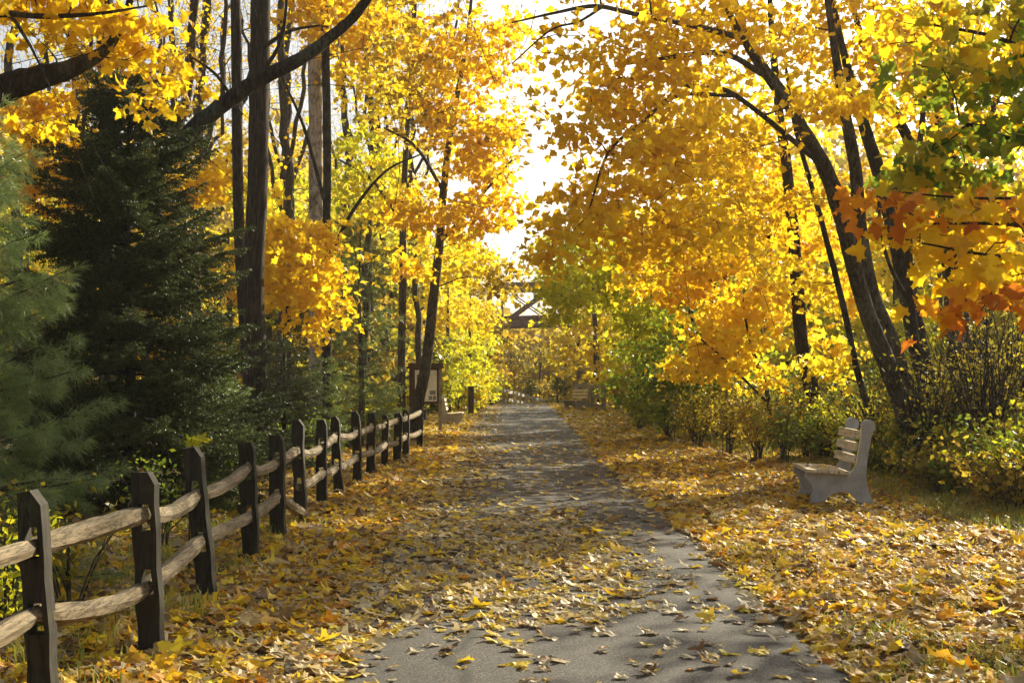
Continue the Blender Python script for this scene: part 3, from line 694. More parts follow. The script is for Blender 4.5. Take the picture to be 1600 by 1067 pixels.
def bridge():
    d = 92.; zb = at(820, 497, d)[2]; zt = at(820, 436, d)[2]
    x0, x1 = at(690, 500, d)[0] - 14, at(925, 500, d)[0] + 12
    root = thing('truss_bridge', 'rust brown steel truss bridge crossing above the far end of the path', 'bridge', (x1, d, gz(x1, d)))
    o = np.array([x1, d, float(gz(x1, d))]); skew = lambda x: d + (x - x1) * -.25
    for side in (0, 3.2):
        mb = MB()
        for z, h in ((zb, .42), (zt, .5)): beam(mb, np.array([x0, skew(x0) + side, z - .35]) - o, np.array([x1, skew(x1) + side, z]) - o, .35, h)
        mb.build('chord', STEEL, root)
        n = 10; X = np.linspace(x0, x1, n + 1); web = MB()
        for i in range(n):
            f = lambda x, z: np.array([x, skew(x) + side, z - .35 * (x1 - x) / (x1 - x0)]) - o
            beam(web, f(X[i], zb), f(X[i], zt), .16, .16)
            beam(web, f(X[i], zb if i % 2 else zt), f(X[i + 1], zt if i % 2 else zb), .14, .2)
            beam(web, f(X[i], (zt if i % 2 else zb)), f(X[i + 1], zb if i % 2 else zt), .06, .08)
        web.build('web_bars', STEEL, root)
    dk = MB(); beam(dk, np.array([x0, skew(x0) + 1.6, zb + .05]) - o, np.array([x1, skew(x1) + 1.6, zb + .4]) - o, 2.7, .25); dk.build('deck', STEEL, root)
    xp = at(928, 550, d)[0]
    for s in (-.3, 3.4):
        mb = MB(); y = skew(xp) + s
        for dx in (-.62, .62): box(mb, (xp + dx - .2 - o[0], y - .25 - o[1], -3 - o[2]), (xp + dx + .2 - o[0], y + .25 - o[1], zb - .1 - o[2]))
        for k in range(6): z0 = 0 + k * .95; beam(mb, np.array([xp - .6, y, z0]) - o, np.array([xp + .6, y, z0 + .95]) - o, .1, .12)
        box(mb, (xp - .5 - o[0], y - .1 - o[1], -3 - o[2]), (xp + .5 - o[0], y + .1 - o[1], zb - .2 - o[2]))
        mb.build('pier', STEEL, root)
bridge()

# ------------------------------------------------------------------ trees of the right side
make_tree('maple_tree', 'twin stemmed maple leaning over the path from behind the slatted bench',
    [[(1445, 716, 21, 37), (1412, 640, 20.9, 30), (1382, 560, 20.7, 28), (1352, 480, 20.5, 26), (1330, 400, 20.3, 25), (1312, 330, 20.1, 26), (1292, 270, 20, 25), (1255, 200, 19.7, 17), (1205, 130, 19.4, 13), (1160, 60, 19, 11), (1115, -30, 18.5, 8)],
     [(1292, 270, 20, 22), (1262, 215, 20.2, 20), (1226, 150, 20.4, 17), (1180, 85, 20.6, 14), (1150, 10, 20.8, 11), (1130, -90, 21, 7)],
     [(1448, 708, 21.1, 29), (1425, 630, 21.4, 24), (1396, 540, 21.6, 23), (1364, 460, 21.8, 22), (1346, 370, 22, 21), (1336, 260, 22, 20), (1318, 165, 22, 17), (1306, 90, 22, 13), (1290, -20, 22, 10)],
     [(1195, 118, 19.3, 10), (1130, 84, 18.8, 9), (1050, 90, 18.3, 7), (970, 102, 17.8, 4)],
     [(1290, 262, 20, 10), (1150, 150, 19, 8), (1090, 138, 18.6, 8), (1040, 124, 18.4, 7), (960, 124, 18, 4)],
     [(1160, 60, 19, 10), (1080, 40, 18, 9), (990, 22, 17, 8), (930, 10, 16.4, 7), (870, 20, 16, 5), (800, 36, 15.6, 2.5)],
     [(940, 12, 16.5, 5), (905, 34, 16.3, 4), (860, 48, 16.2, 3), (800, 100, 16, 2)],
     [(1150, 150, 19, 7), (1060, 150, 18.4, 6), (1000, 195, 18, 6), (950, 240, 17.8, 5), (920, 330, 17.6, 2.5)]],
    [(1000, 105, 18, 88, 85, 1.6, 44), (1110, 50, 19.5, 120, 60, 2, 40), (1000, 245, 18, 115, 80, 1.6, 44), (1110, 210, 21.5, 90, 100, 1.6, 40), (915, 340, 17.6, 55, 75, 1.4, 22), (855, 400, 17.6, 24, 30, .6, 4),
     (1040, 350, 19, 110, 60, 1.6, 32), (1320, 40, 23.5, 130, 60, 1.4, 40), (1330, 155, 17.8, 100, 26, .9, 18), (1000, -80, 18, 190, 90, 2.4, 36), (1250, -110, 20, 180, 90, 2.4, 34), (1180, 320, 22.5, 80, 80, 1.4, 20), (895, 60, 16.4, 26, 30, .8, 4), (900, 170, 17, 24, 36, .8, 5)],
    [GOLD], BARK_MAPLE, size=.102, per=26, bare=40)
make_tree('maple_tree', 'slim dark maple trunk rising just behind the slatted bench',
    [[(1302, 714, 26.5, 30), (1272, 620, 26.5, 24), (1253, 540, 26.5, 21), (1246, 450, 26.5, 21), (1239, 360, 26.5, 19), (1229, 260, 26.5, 17), (1217, 170, 26.5, 14), (1206, 50, 26.5, 10), (1200, -60, 26.5, 6)],
     [(1241, 385, 26.5, 9), (1170, 360, 25.9, 8), (1100, 345, 25.5, 7), (1020, 325, 25.1, 4)]],
    [(1120, 350, 25.5, 130, 60, 1.4, 50), (1050, 420, 26.0, 90, 50, 1.3, 30), (1190, 250, 27.0, 90, 110, 1.6, 44), (1270, 380, 28.0, 70, 100, 1.5, 36), (1150, 460, 27.0, 70, 40, 1.1, 16)],
    [GOLD, AMBER], BARK, size=.115, per=24)
make_tree('maple_tree', 'rough leaning trunk right of the twin stemmed maple',
    [[(1492, 722, 23, 40), (1460, 640, 23, 33), (1432, 530, 23, 31), (1415, 440, 23, 30), (1398, 360, 23, 27), (1372, 265, 23, 22), (1345, 180, 23, 18), (1320, 90, 23, 12), (1300, 0, 23, 8)],
     [(1398, 360, 23, 20), (1425, 250, 23.4, 18), (1400, 180, 23.6, 16), (1360, 105, 24, 13), (1330, 0, 24, 8)]],
    [(1400, 130, 23.5, 120, 90, 2, 46), (1480, 60, 24, 120, 90, 2, 36), (1340, 330, 24.5, 80, 80, 1.5, 24), (1480, 250, 25, 90, 100, 2, 30), (1450, -80, 23, 160, 90, 2, 30)],
    [GOLD], BARK_DARK, size=.115, per=22)
make_tree('young_maple', 'slim straight young trunk among the leaning trunks', [[(1472, 718, 22, 18), (1440, 600, 22, 14), (1424, 480, 22, 13), (1421, 350, 22, 11), (1440, 200, 22, 9), (1452, 40, 22, 6)], [(1424, 480, 22, 7), (1385, 400, 22, 6), (1370, 300, 22, 4)]],
    [(1440, 60, 22.5, 60, 70, 1.4, 16), (1410, 380, 23.5, 50, 50, 1, 8)], [YELLOW], BARK, size=.115, bare=10)
make_tree('young_maple', 'thin crooked young trunk rising left of the twin stemmed maple', [[(1392, 716, 23.5, 14), (1345, 600, 23.5, 11), (1318, 480, 23.5, 10), (1290, 370, 23.5, 9), (1268, 290, 23.5, 8), (1240, 190, 23.5, 6), (1225, 80, 23.5, 4)]],
    [(1270, 440, 24.5, 50, 50, 1, 10), (1300, 560, 24, 40, 30, .8, 8), (1240, 120, 24, 50, 60, 1.2, 12)], [YELLOW, GOLD], BARK_DARK, size=.115, bare=14)
make_tree('oak_tree', 'thick dark trunk standing in the brush at the right edge',
    [[(1512, 716, 26, 46), (1503, 600, 26, 40), (1494, 470, 26, 38), (1484, 330, 26, 36), (1474, 150, 26, 32), (1468, 0, 26, 28), (1462, -160, 26, 20)],
     [(1484, 330, 26, 16), (1540, 200, 26, 12), (1580, 90, 26, 8)]],
    [(1540, 130, 26.5, 90, 110, 2, 34), (1560, 330, 27, 70, 90, 2, 28), (1500, -120, 26, 160, 100, 2.4, 28), (1700, 60, 22, 110, 90, 2, 14), (1800, 110, 18.5, 130, 90, 1.6, 18), (1900, 20, 17, 120, 120, 1.6, 14)],  # rightmost blobs: out-of-view crown added to cast shade on the near asphalt
    [YELLOW], BARK_DARK, size=.12, per=22)
make_tree('maple_tree', 'dark curved twin trunks in the shade behind the yellow sapling',
    [[(1165, 640, 33, 20), (1140, 560, 33, 17), (1118, 480, 33, 16), (1106, 410, 33, 14), (1090, 330, 33, 11), (1070, 250, 33, 7)],
     [(1150, 600, 33, 14), (1148, 500, 33.4, 14), (1128, 420, 33.6, 13), (1112, 360, 33.8, 10), (1110, 260, 34, 6)]],
    [(1080, 300, 33, 100, 90, 2, 60), (1180, 330, 34, 90, 90, 2, 44), (1010, 420, 33.5, 60, 50, 1.6, 24), (1110, 180, 33.5, 110, 80, 2, 40), (1200, 430, 34, 80, 60, 1.6, 26)],
    [YELLOW, GOLD], BARK_DARK, size=.14, per=28, shapes=MAPLES)
make_tree('maple_sapling', 'young maple with low bright yellow leaves left of the slatted bench',
    [[(1205, 690, 27.5, 9), (1200, 620, 27.5, 7), (1180, 560, 27.5, 6), (1165, 500, 27.5, 4), (1160, 460, 27.5, 3)], [(1200, 630, 27.5, 5), (1130, 560, 27.0, 4), (1095, 530, 26.8, 3)]],
    [(1150, 520, 27.3, 85, 50, 1.1, 34), (1195, 480, 27.8, 60, 40, 1, 18), (1110, 560, 27.0, 55, 30, .8, 14), (1170, 585, 27.3, 55, 25, .8, 10), (1330, 480, 28.0, 60, 45, .9, 14), (1290, 540, 28.0, 50, 40, .8, 8)],
    [leaf_mat('bright_yellow_leaf', [(.74, .46, .01), (.88, .62, .018), (.88, .72, .04), (.80, .68, .05)])], BARK_MAPLE, size=.13, cat='tree')
make_tree('green_maple', 'maple still green and lime beside the far pier of the bridge',
    [[(1000, 640, 40, 14), (1000, 560, 40, 12), (990, 470, 40, 10), (985, 380, 40, 7), (980, 330, 40, 4)]],
    [(930, 430, 40, 65, 48, 2, 50), (885, 465, 39, 38, 45, 1.4, 28), (870, 400, 40, 35, 45, 1.6, 24), (868, 440, 40, 24, 24, 1.2, 10), (1000, 430, 40, 70, 60, 2, 54), (1040, 520, 40, 80, 60, 2, 60), (1010, 510, 39.5, 50, 60, 1.6, 36), (960, 370, 40.5, 90, 40, 2, 36)],
    [LIME], BARK_GREY, size=.15, shapes=STARS, per=34)
make_tree('green_maple', 'shaded green tree behind the yellow sapling and brush',
    [[(1090, 660, 34, 14), (1085, 580, 34, 11), (1080, 500, 34, 8), (1075, 430, 34, 4)]],
    [(1060, 560, 34, 80, 60, 1.6, 60), (1090, 470, 34.5, 90, 50, 1.6, 44), (1020, 600, 33, 70, 40, 1.4, 30), (1140, 590, 33, 70, 50, 1.5, 36)],
    [GREEN], BARK_DARK, size=.14, shapes=STARS)
make_tree('maple_tree', 'green and gold maple boughs hanging nearest the camera at the upper right',
    [[(1800, 1010, 9.0, 90), (1790, 700, 9.0, 74), (1775, 400, 9, 62), (1760, 150, 9, 50), (1750, -200, 9, 36)],
     [(1770, 330, 9, 16), (1680, 250, 9.1, 12), (1600, 225, 9.2, 9), (1500, 190, 9.4, 5)], [(1760, 180, 9, 14), (1660, 110, 9.2, 10), (1560, 60, 9.5, 7), (1460, 40, 9.8, 4)],
     [(1772, 400, 9, 12), (1650, 360, 8.6, 9), (1560, 350, 8.4, 6), (1440, 350, 8.2, 3)]],
    [(1520, 110, 10, 110, 60, 1, 9, 1), (1500, 110, 10, 110, 60, 1, 6, 0), (1480, 240, 9.6, 70, 35, .8, 9, 0), (1500, 250, 9.6, 80, 40, .8, 6, 1), (1590, 180, 9.4, 60, 90, .9, 8, 0), (1580, 160, 9.4, 70, 90, .9, 8, 2), (1560, 30, 9.8, 80, 40, .9, 6, 1), (1450, 40, 10.4, 70, 40, .9, 6, 2),
     (1570, 300, 9.2, 60, 30, .6, 5, 1), (1650, 60, 9.2, 80, 120, .8, 10, 0)],
    [GREEN, leaf_mat('turning_leaf', [(.20, .22, .02), (.42, .36, .02), (.66, .50, .02), (.80, .58, .02)], trans=.6), GOLD], BARK, size=.108, per=16, spread=.36, shapes=FINES)
make_tree('maple_tree', 'rust and orange maple boughs drooping in from the right edge',
    [[(1900, 1050, 8.0, 60), (1880, 700, 8.0, 50), (1850, 420, 8, 36), (1830, 250, 8, 20)], [(1850, 420, 8, 12), (1700, 400, 8, 8), (1560, 400, 8, 5), (1440, 380, 8, 3)], [(1840, 330, 8, 10), (1680, 310, 8, 6), (1520, 310, 8.2, 4), (1400, 300, 8.2, 2)]],
    [(1370, 315, 8.4, 45, 22, .4, 4, 0), (1470, 350, 8.4, 50, 30, .5, 4, 1), (1550, 370, 8.2, 70, 50, .5, 7, 1), (1590, 410, 8, 50, 50, .5, 5, 2), (1570, 470, 7.8, 40, 30, .4, 4, 0), (1500, 420, 8.4, 50, 25, .4, 3, 2), (1590, 320, 8.4, 50, 40, .5, 5, 0)],
    [RUST, AMBER, GOLD], BARK, size=.105, per=10, spread=.34, shapes=FINES)

# ------------------------------------------------------------------ trees of the left side
make_tree('tall_oak', 'tall straight brown double trunk rising between the spruce and the pale trunk',
    [[(402, 690, 24, 42), (399, 560, 24, 35), (396, 430, 24, 33), (402, 300, 24, 32), (405, 150, 24, 32), (407, 0, 24, 31), (407, -200, 24, 30)],
     [(392, 640, 24.4, 20), (378, 450, 24.6, 17), (372, 300, 24.8, 17), (370, 120, 24.9, 17), (368, 0, 24.9, 16), (362, -180, 25, 14)],
     [(404, 80, 24, 8), (450, 50, 23.6, 6), (500, 40, 23.4, 3)], [(378, 180, 24.5, 6), (340, 120, 24.5, 5), (300, 90, 24.6, 3)]],
    [(390, -220, 24, 200, 90, 3, 30)], [GOLD], BARK, bare=26, size=.14)
make_tree('pale_barked_tree', 'smooth pale grey trunk beside a thin dark trunk',
    [[(494, 680, 31, 26), (495, 560, 31, 24), (494, 400, 31, 23), (493, 200, 31, 22), (490, 0, 31, 21), (488, -200, 31, 18)], [(493, 120, 31, 7), (540, 50, 31, 5), (570, -20, 31, 3)]],
    [(500, -200, 31, 150, 80, 3, 24)], [YELLOW], BARK_PALE, size=.15, rough=.02, bare=6)
make_tree('slim_dark_tree', 'thin dark trunk close against the right of the pale trunk',
    [[(512, 690, 29, 17), (511, 560, 29, 15), (510, 400, 29, 13), (511, 200, 29, 13), (506, 0, 29, 12), (500, -150, 29, 8)], [(510, 420, 29, 7), (545, 340, 29, 6), (600, 270, 29, 4), (660, 240, 29, 2.5)], [(511, 330, 29, 6), (475, 200, 29, 5), (440, 120, 29, 3)]],
    [(540, 40, 29.5, 90, 70, 2, 36), (560, -110, 29, 120, 80, 2, 26)], [AMBER], BARK_DARK, size=.14, bare=30)
make_tree('leaning_tree', 'lichen spotted bare trunk slanting up to the right above the spruce',
    [[(30, 735, 18, 37), (90, 560, 18, 34), (180, 350, 18, 30), (285, 222, 18, 28), (330, 178, 18, 26), (400, 128, 18, 24), (470, 92, 18, 21), (520, 55, 18, 18), (560, 18, 18, 16), (610, -60, 18, 12), (640, -160, 18, 8)],
     [(400, 128, 18, 8), (440, 60, 18, 6), (450, -40, 18, 3)]],
    [(640, -120, 18, 90, 60, 1.4, 22)], [GOLD], BARK_DARK, bare=26, rough=.05)
make_tree('overhanging_tree', 'dark tree with a thick limb and hanging yellow leaves at the upper left',
    [[(-260, 860, 12, 90), (-230, 600, 12, 76), (-190, 380, 12, 70), (-140, 200, 12, 58), (-110, 60, 12, 44), (-90, -120, 12, 30)],
     [(-160, 260, 12, 52), (-80, 190, 12.2, 50), (0, 142, 12.4, 47), (60, 122, 12.5, 38), (110, 108, 12.6, 30), (160, 82, 12.7, 18), (190, 40, 12.8, 13), (215, -40, 12.8, 8)],
     [(-120, 60, 12, 16), (-40, 20, 12, 12), (60, 26, 12, 9), (150, 22, 12, 6), (230, 10, 12, 3)], [(-110, 80, 12, 10), (0, 25, 12, 6), (40, 60, 12, 5), (80, 140, 12, 2)]],
    [(130, 12, 13, 130, 32, .9, 13), (225, 55, 13, 36, 60, .8, 10), (30, 35, 12.8, 60, 34, .7, 5), (248, 140, 13.4, 22, 50, .5, 4), (70, -60, 12, 190, 50, 1, 18), (30, 190, 14, 40, 20, .6, 3)],
    [GOLD, YELLOW], BARK_DARK, size=.108, per=20, spread=.36, bare=80, shapes=FINES, rough=.05)
make_tree('background_oak', 'thick dark trunk behind the tip of the spruce',
    [[(172, 640, 26, 40), (174, 420, 26, 36), (172, 260, 26, 33), (168, 100, 26, 31), (160, -40, 26, 28), (158, -200, 26, 20)], [(170, 160, 26, 12), (110, 60, 26, 9), (60, -40, 26, 6)]],
    [(80, 280, 27, 110, 60, 2, 60, 0), (190, 120, 27, 80, 70, 2, 30, 0), (60, 180, 27, 90, 50, 2, 30, 0), (270, 300, 28, 60, 60, 2, 20, 1)], [AMBER, GOLD], BARK_DARK, size=.15, bare=20, shapes=MAPLES)
make_tree('orange_maple', 'small glowing orange maple between the brown and pale trunks',
    [[(450, 690, 26.5, 10), (452, 600, 26.5, 8), (450, 500, 26.5, 7), (445, 420, 26.5, 5), (440, 360, 26.5, 3)]],
    [(445, 385, 26.5, 75, 55, 1.2, 56), (470, 445, 26, 60, 40, 1, 30), (350, 260, 28, 40, 50, 1, 14), (500, 500, 26.2, 35, 35, .7, 9), (520, 420, 26.5, 35, 40, .7, 10), (380, 430, 27, 40, 60, .8, 12)],
    [leaf_mat('bright_amber_leaf', [(.74, .46, .012), (.88, .60, .016), (.9, .66, .02), (.88, .72, .03)])], BARK_GREY, size=.125)
make_tree('leaning_maple', 'slender curved trunk leaning right in front of the notice board',
    [[(644, 702, 33, 26), (649, 655, 33, 20), (657, 612, 33, 18), (667, 560, 33, 17), (679, 450, 33, 15), (687, 380, 33, 13), (693, 300, 33, 12), (702, 220, 33, 10), (716, 140, 33, 8), (730, 60, 33, 6), (740, -40, 33, 4)],
     [(687, 380, 33, 6), (740, 320, 32.6, 5), (800, 250, 32, 3)], [(693, 300, 33, 6), (650, 230, 33, 5), (600, 200, 33, 3)]],
    [(720, 90, 32, 95, 80, 2, 70), (745, 220, 32, 75, 60, 1.8, 46), (770, 310, 32, 45, 55, 1.3, 24), (690, 330, 32, 80, 50, 1.6, 40), (650, 60, 33, 80, 70, 2, 34, 1), (650, 190, 33, 70, 60, 1.6, 22, 1), (770, 230, 32.5, 40, 40, 1, 10, 1), (720, -60, 33, 120, 70, 2, 30), (640, 400, 32.5, 30, 35, .8, 8), (795, 70, 32, 24, 60, 1, 9), (790, 190, 32, 30, 40, 1, 10), (792, 430, 34, 26, 30, .8, 9, 1)],
    [GOLD, BROWN], BARK_MAPLE, size=.14, per=20, bare=130)
make_tree('slender_maple', 'slim upright trunk left of the notice board',
    [[(628, 690, 37, 15), (627, 600, 37, 13), (629, 480, 37, 12), (630, 350, 37, 11), (634, 240, 37, 9), (642, 130, 37, 7), (650, 0, 37, 4)], [(630, 350, 37, 6), (580, 280, 37, 5), (530, 250, 37, 3)], [(632, 300, 37, 5), (690, 200, 37, 4), (740, 160, 37, 3)]],
    [(590, 120, 37, 80, 90, 2.4, 60), (560, 270, 38, 70, 70, 2, 44, 1), (620, 290, 38, 70, 70, 2, 40), (690, 420, 38, 60, 50, 1.6, 30), (755, 410, 36, 30, 40, 1.4, 14), (570, 20, 37, 90, 60, 2, 36)],
    [YELLOW, LIME], BARK_GREY, size=.14, per=22, bare=110)
for k, (px, d, w, lean, lab) in enumerate([(300, 30, 18, 10, 'grey forked trunk seen left of the brown double trunk'), (322, 36, 13, -12, 'thin grey trunk just left of the slanting bare trunk'), (345, 42, 12, 6, 'slim bare trunk left of the brown double trunk'),
        (438, 38, 15, 4, 'grey trunk between the brown double trunk and the pale trunk'), (462, 45, 14, -8, 'faint grey trunk close left of the pale trunk'), (268, 44, 12, 14, 'thin bare trunk above the right shoulder of the spruce'),
        (545, 48, 12, -16, 'thin grey trunk right of the pale trunk'), (118, 34, 16, 8, 'grey trunk behind the orange leaves at the left'), (40, 38, 16, -6, 'grey trunk furthest left behind the limb'), (582, 41, 11, -10, 'thin crooked trunk left of the slim upright trunk'), (604, 46, 10, 8, 'faint thin trunk close left of the slim upright trunk'), (668, 44, 9, -9, 'faint thin trunk between the slim upright trunk and the curved trunk')]):
    make_tree('bare_tree', lab, [[(px + lean, 660, d, w * 1.3), (px + lean * .7, 450, d, w), (px + lean * .3, 250, d, w * .9), (px, 80, d, w * .8), (px - lean, -120, d, w * .6)],
        [(px + lean * .4, 280, d, w * .5), (px + 30, 150, d, w * .45), (px + 48, 0, d, w * .35), (px + 75, -120, d, w * .2)], [(px + lean * .5, 330, d, w * .4), (px - 34, 200, d, w * .4), (px - 46, 60, d, w * .3), (px - 70, -60, d, w * .2)]],
        [(px - 5, 60, d + 1, 70, 130, 2.5, 26), (px + 10, 260, d + 1, 60, 90, 2, 16)], [YELLOW if int(px) % 3 else AMBER], BARK_GREY, bare=230, wander=.22, per=15, spread=.6, shapes=STARS, size=.11)

conifer('spruce_tree', 'dark dense spruce behind the fence, the darkest of the conifers', 200, 17, 105, 265, NEEDLE, BARK_DARK, needle=.035, tuft=30, whorl=.21, droop=.34, twig_gap=.055, nbr=14, low=.02, nw=.006, full=.58)
conifer('white_pine', 'soft long needled young pine at the left edge behind the first fence posts', -62, 10.2, 200, 240, PINE, BARK_GREY, needle=.105, tuft=34, whorl=.22, droop=.05, twig_gap=.10, long_tuft=True, nbr=10, low=.03, nw=.0018, full=.5, up=.35)
conifer('young_pine', 'slim pale green pine left of the slim upright trunk', 563, 31, 345, 78, PALE_PINE, BARK_GREY, needle=.12, tuft=20, whorl=.36, droop=.02, twig_gap=.14, long_tuft=True, nbr=8, low=.05, nw=.004, full=.6, up=.4)
conifer('hemlock_sapling', 'low drooping hemlock under the brown double trunk', 442, 24, 520, 92, NEEDLE, BARK_DARK, needle=.04, tuft=16, whorl=.18, droop=.25, twig_gap=.08, nbr=9, low=.05, nw=.006, full=.6)
conifer('hemlock_sapling', 'small green hemlock at the right foot of the spruce', 345, 19.5, 560, 80, PINE, BARK_DARK, needle=.035, tuft=16, whorl=.15, droop=.2, twig_gap=.07, nbr=8, low=.05, nw=.0045, full=.6)
conifer('hemlock_sapling', 'little conifer in front of the pale trunk', 505, 28, 560, 60, PALE_PINE, BARK_DARK, needle=.05, tuft=14, whorl=.18, droop=.2, twig_gap=.09, nbr=8, low=.05, nw=.006, full=.6)

# ------------------------------------------------------------------ distant woods
def proto(name, label, mats, h, r, n, seed, group, low=.3, bark=None, d=60, size=.26, per=36):
    px = 800; f = F / d; y0 = HY + CAM_H * f
    st = [[(px, y0, d, 14), (px + seed * 5 - 8, y0 - .35 * h * f, d, 11), (px + 4, y0 - .7 * h * f, d, 7), (px, y0 - h * f, d, 3)]]
    bl = [(px, y0 - h * f * (low + .18), d, r * f * .8, h * f * .2, r * .8, n // 3, 0), (px + 4, y0 - h * f * (low + .40), d, r * f, h * f * .22, r, n // 3, 0), (px, y0 - h * f * .85, d, r * f * .7, h * f * .18, r * .7, n // 4, len(mats) - 1)]
    return make_tree(name, label, st, bl, mats, bark or BARK_GREY, shapes=KITES, size=size, per=per, spread=.75, group=group)
DIM = leaf_mat('dull_green_leaf', [(.06, .075, .015), (.14, .15, .02), (.28, .26, .022), (.56, .44, .025)])
PR = [proto('wood_tree', 'x', [YELLOW, LIME], 9, 2.6, 90, 1, None, low=.12), proto('wood_tree', 'x', [LIME, YELLOW], 8, 2.4, 90, 2, None, low=.10),
      proto('wood_tree', 'x', [BROWN, OLIVE], 8, 2.5, 80, 3, None, low=.08), proto('wood_tree', 'x', [AMBER, BROWN], 9, 2.6, 80, 0, None, low=.14), proto('wood_tree', 'x', [DIM, DIM], 6, 2.4, 80, 2, None, low=.05)]
first = [True] * len(PR)
def wood(k, px, d, s, label, group, top=None):
    x = at(px, HY, d)[0]; loc = (x, d, float(gz(x, d)) - .05)
    if first[k]:
        o = PR[k]; o.location = loc; o.rotation_euler = (0, 0, RNG.uniform(0, 6)); o.scale = (s, s, s); o['label'] = label; o['group'] = group; first[k] = False
    else: copy_tree(PR[k], loc, RNG.uniform(0, 6), s, label, group)
for k, px, d, s, lab, g in [
    (1, 700, 52, .62, 'low lime yellow tree right of the notice board', None), (1, 735, 56, .60, 'lime yellow bush tree beside the vine covered post', None), (0, 660, 55, .9, 'bright yellow tree behind the notice board', None),
    (0, 600, 52, 1.0, 'yellow tree behind the slim upright trunk', None), (1, 545, 56, .95, 'lime tree behind the slim pale green pine', None), (0, 715, 70, 1.0, 'yellow tree left of the bridge truss', None), (3, 735, 84, .95, 'amber tree screening the left end of the truss', None), (2, 935, 86, .9, 'brown and olive tree screening the right end of the truss', None), (0, 890, 135, 1.5, 'tall yellow tree behind the middle of the truss', None), (2, 770, 135, 1.35, 'tall brown tree behind the left half of the truss', None),
    (2, 752, 78, .62, 'brown leaved tree under the left end of the truss', None), (2, 800, 105, .85, 'brown tree under the middle of the bridge', None), (2, 845, 108, .8, 'olive brown tree behind the bridge opening', None), (2, 885, 104, .9, 'brown leaved tree beside the bridge pier', None),
    (2, 770, 115, .95, 'brown tree beyond the path railing', None), (4, 830, 98, .55, 'dull green thicket behind the far end of the railing', None), (4, 790, 96, .5, 'olive thicket above the pale railing', None), (4, 870, 92, .5, 'olive thicket behind the far bench', None),
    (1, 1015, 58, .8, 'lime tree behind the board fence', None), (0, 1040, 56, 1.0, 'yellow tree high behind the shaded green tree', None), (1, 1110, 50, 1.0, 'lime tree behind the dark curved trunks', None)]:
    wood(k, px, d, s, lab, g)
for k, (px, d, s_, kk) in enumerate([(300, 38, .62, 4), (355, 44, .8, 2), (425, 42, .85, 4), (480, 40, .75, 4), (530, 46, 1.05, 4), (575, 44, .9, 2), (615, 50, 1.0, 4), (655, 60, .95, 1), (235, 40, .7, 3), (120, 42, .8, 0), (40, 40, .7, 1), (-40, 42, .8, 0), (700, 64, .8, 1), (760, 70, .6, 2), (455, 50, 1.05, 0), (390, 54, 1.0, 1)]):
    wood(kk, px, d, s_, 'yellow green understory tree among the grey trunks left of the path', 'understory trees left of the path')
GL, GR = 'yellow trees filling the wood left of the path', 'yellow trees filling the wood right of the path'
for px, d, s, k in [(480, 62, 1.1, 0), (410, 58, .85, 0), (330, 64, .9, 3), (250, 60, .8, 0), (170, 56, .9, 0), (90, 60, 1.0, 3), (10, 56, .9, 0), (-80, 60, 1.0, 0), (-170, 58, .9, 1), (560, 76, 1.2, 0), (620, 84, 1.2, 1), (690, 96, 1.2, 0), (380, 80, .9, 0), (280, 84, .8, 0), (180, 78, .9, 3), (80, 82, 1.0, 0), (-20, 80, 1.0, 0)]:
    wood(k, px, d, s, 'leafy yellow tree deep in the wood left of the path', GL)
for px, d, s, k in [(1190, 48, 1.1, 4), (1260, 44, .9, 1), (1330, 48, 1.2, 4), (1400, 42, .8, 1), (1470, 46, 1.2, 4), (1540, 42, 1.0, 1), (1610, 44, 1.2, 4), (1690, 40, 1.0, 0), (930, 76, 1.1, 0), (990, 80, 1.2, 0), (1060, 76, 1.2, 1), (1150, 70, 1.2, 0), (1240, 66, 1.2, 0), (1330, 66, 1.2, 0), (1430, 64, 1.2, 1), (1530, 64, 1.2, 0), (1630, 62, 1.2, 0)]:
    wood(k, px, d, s, 'leafy yellow tree deep in the wood right of the path', GR)
def far_wood():
    mb = MB(); n = 120000
    a = RNG.uniform(R(-34), R(34), n); dist = RNG.uniform(120, 190, n); x = np.sin(a) * dist; y = np.cos(a) * dist
    top = (9.5 + 19 * sstep(8, 26, np.abs(x - 4))) * (1 + .2 * wob(x, y, .09) + .15 * wob(x, y, .3, 2.)); z = gz(x, y) + RNG.uniform(.0, 1, n) ** .8 * top * (1 - .3 * RNG.uniform(0, 1, n)); nr = rnd(n)
    put_leaves(mb, np.stack([x, y, z], 1), nr, rnd(n), RNG.uniform(.6, 1.3, n), KITES, (wob(x, y, .12, 3.) + .3 * RNG.standard_normal(n) > .1).astype(int))
    tag(mb.build('distant_wood', [BROWN, YELLOW]), kind='stuff', label='far off autumn wood closing the view beyond the bridge', cat='wood')
far_wood()

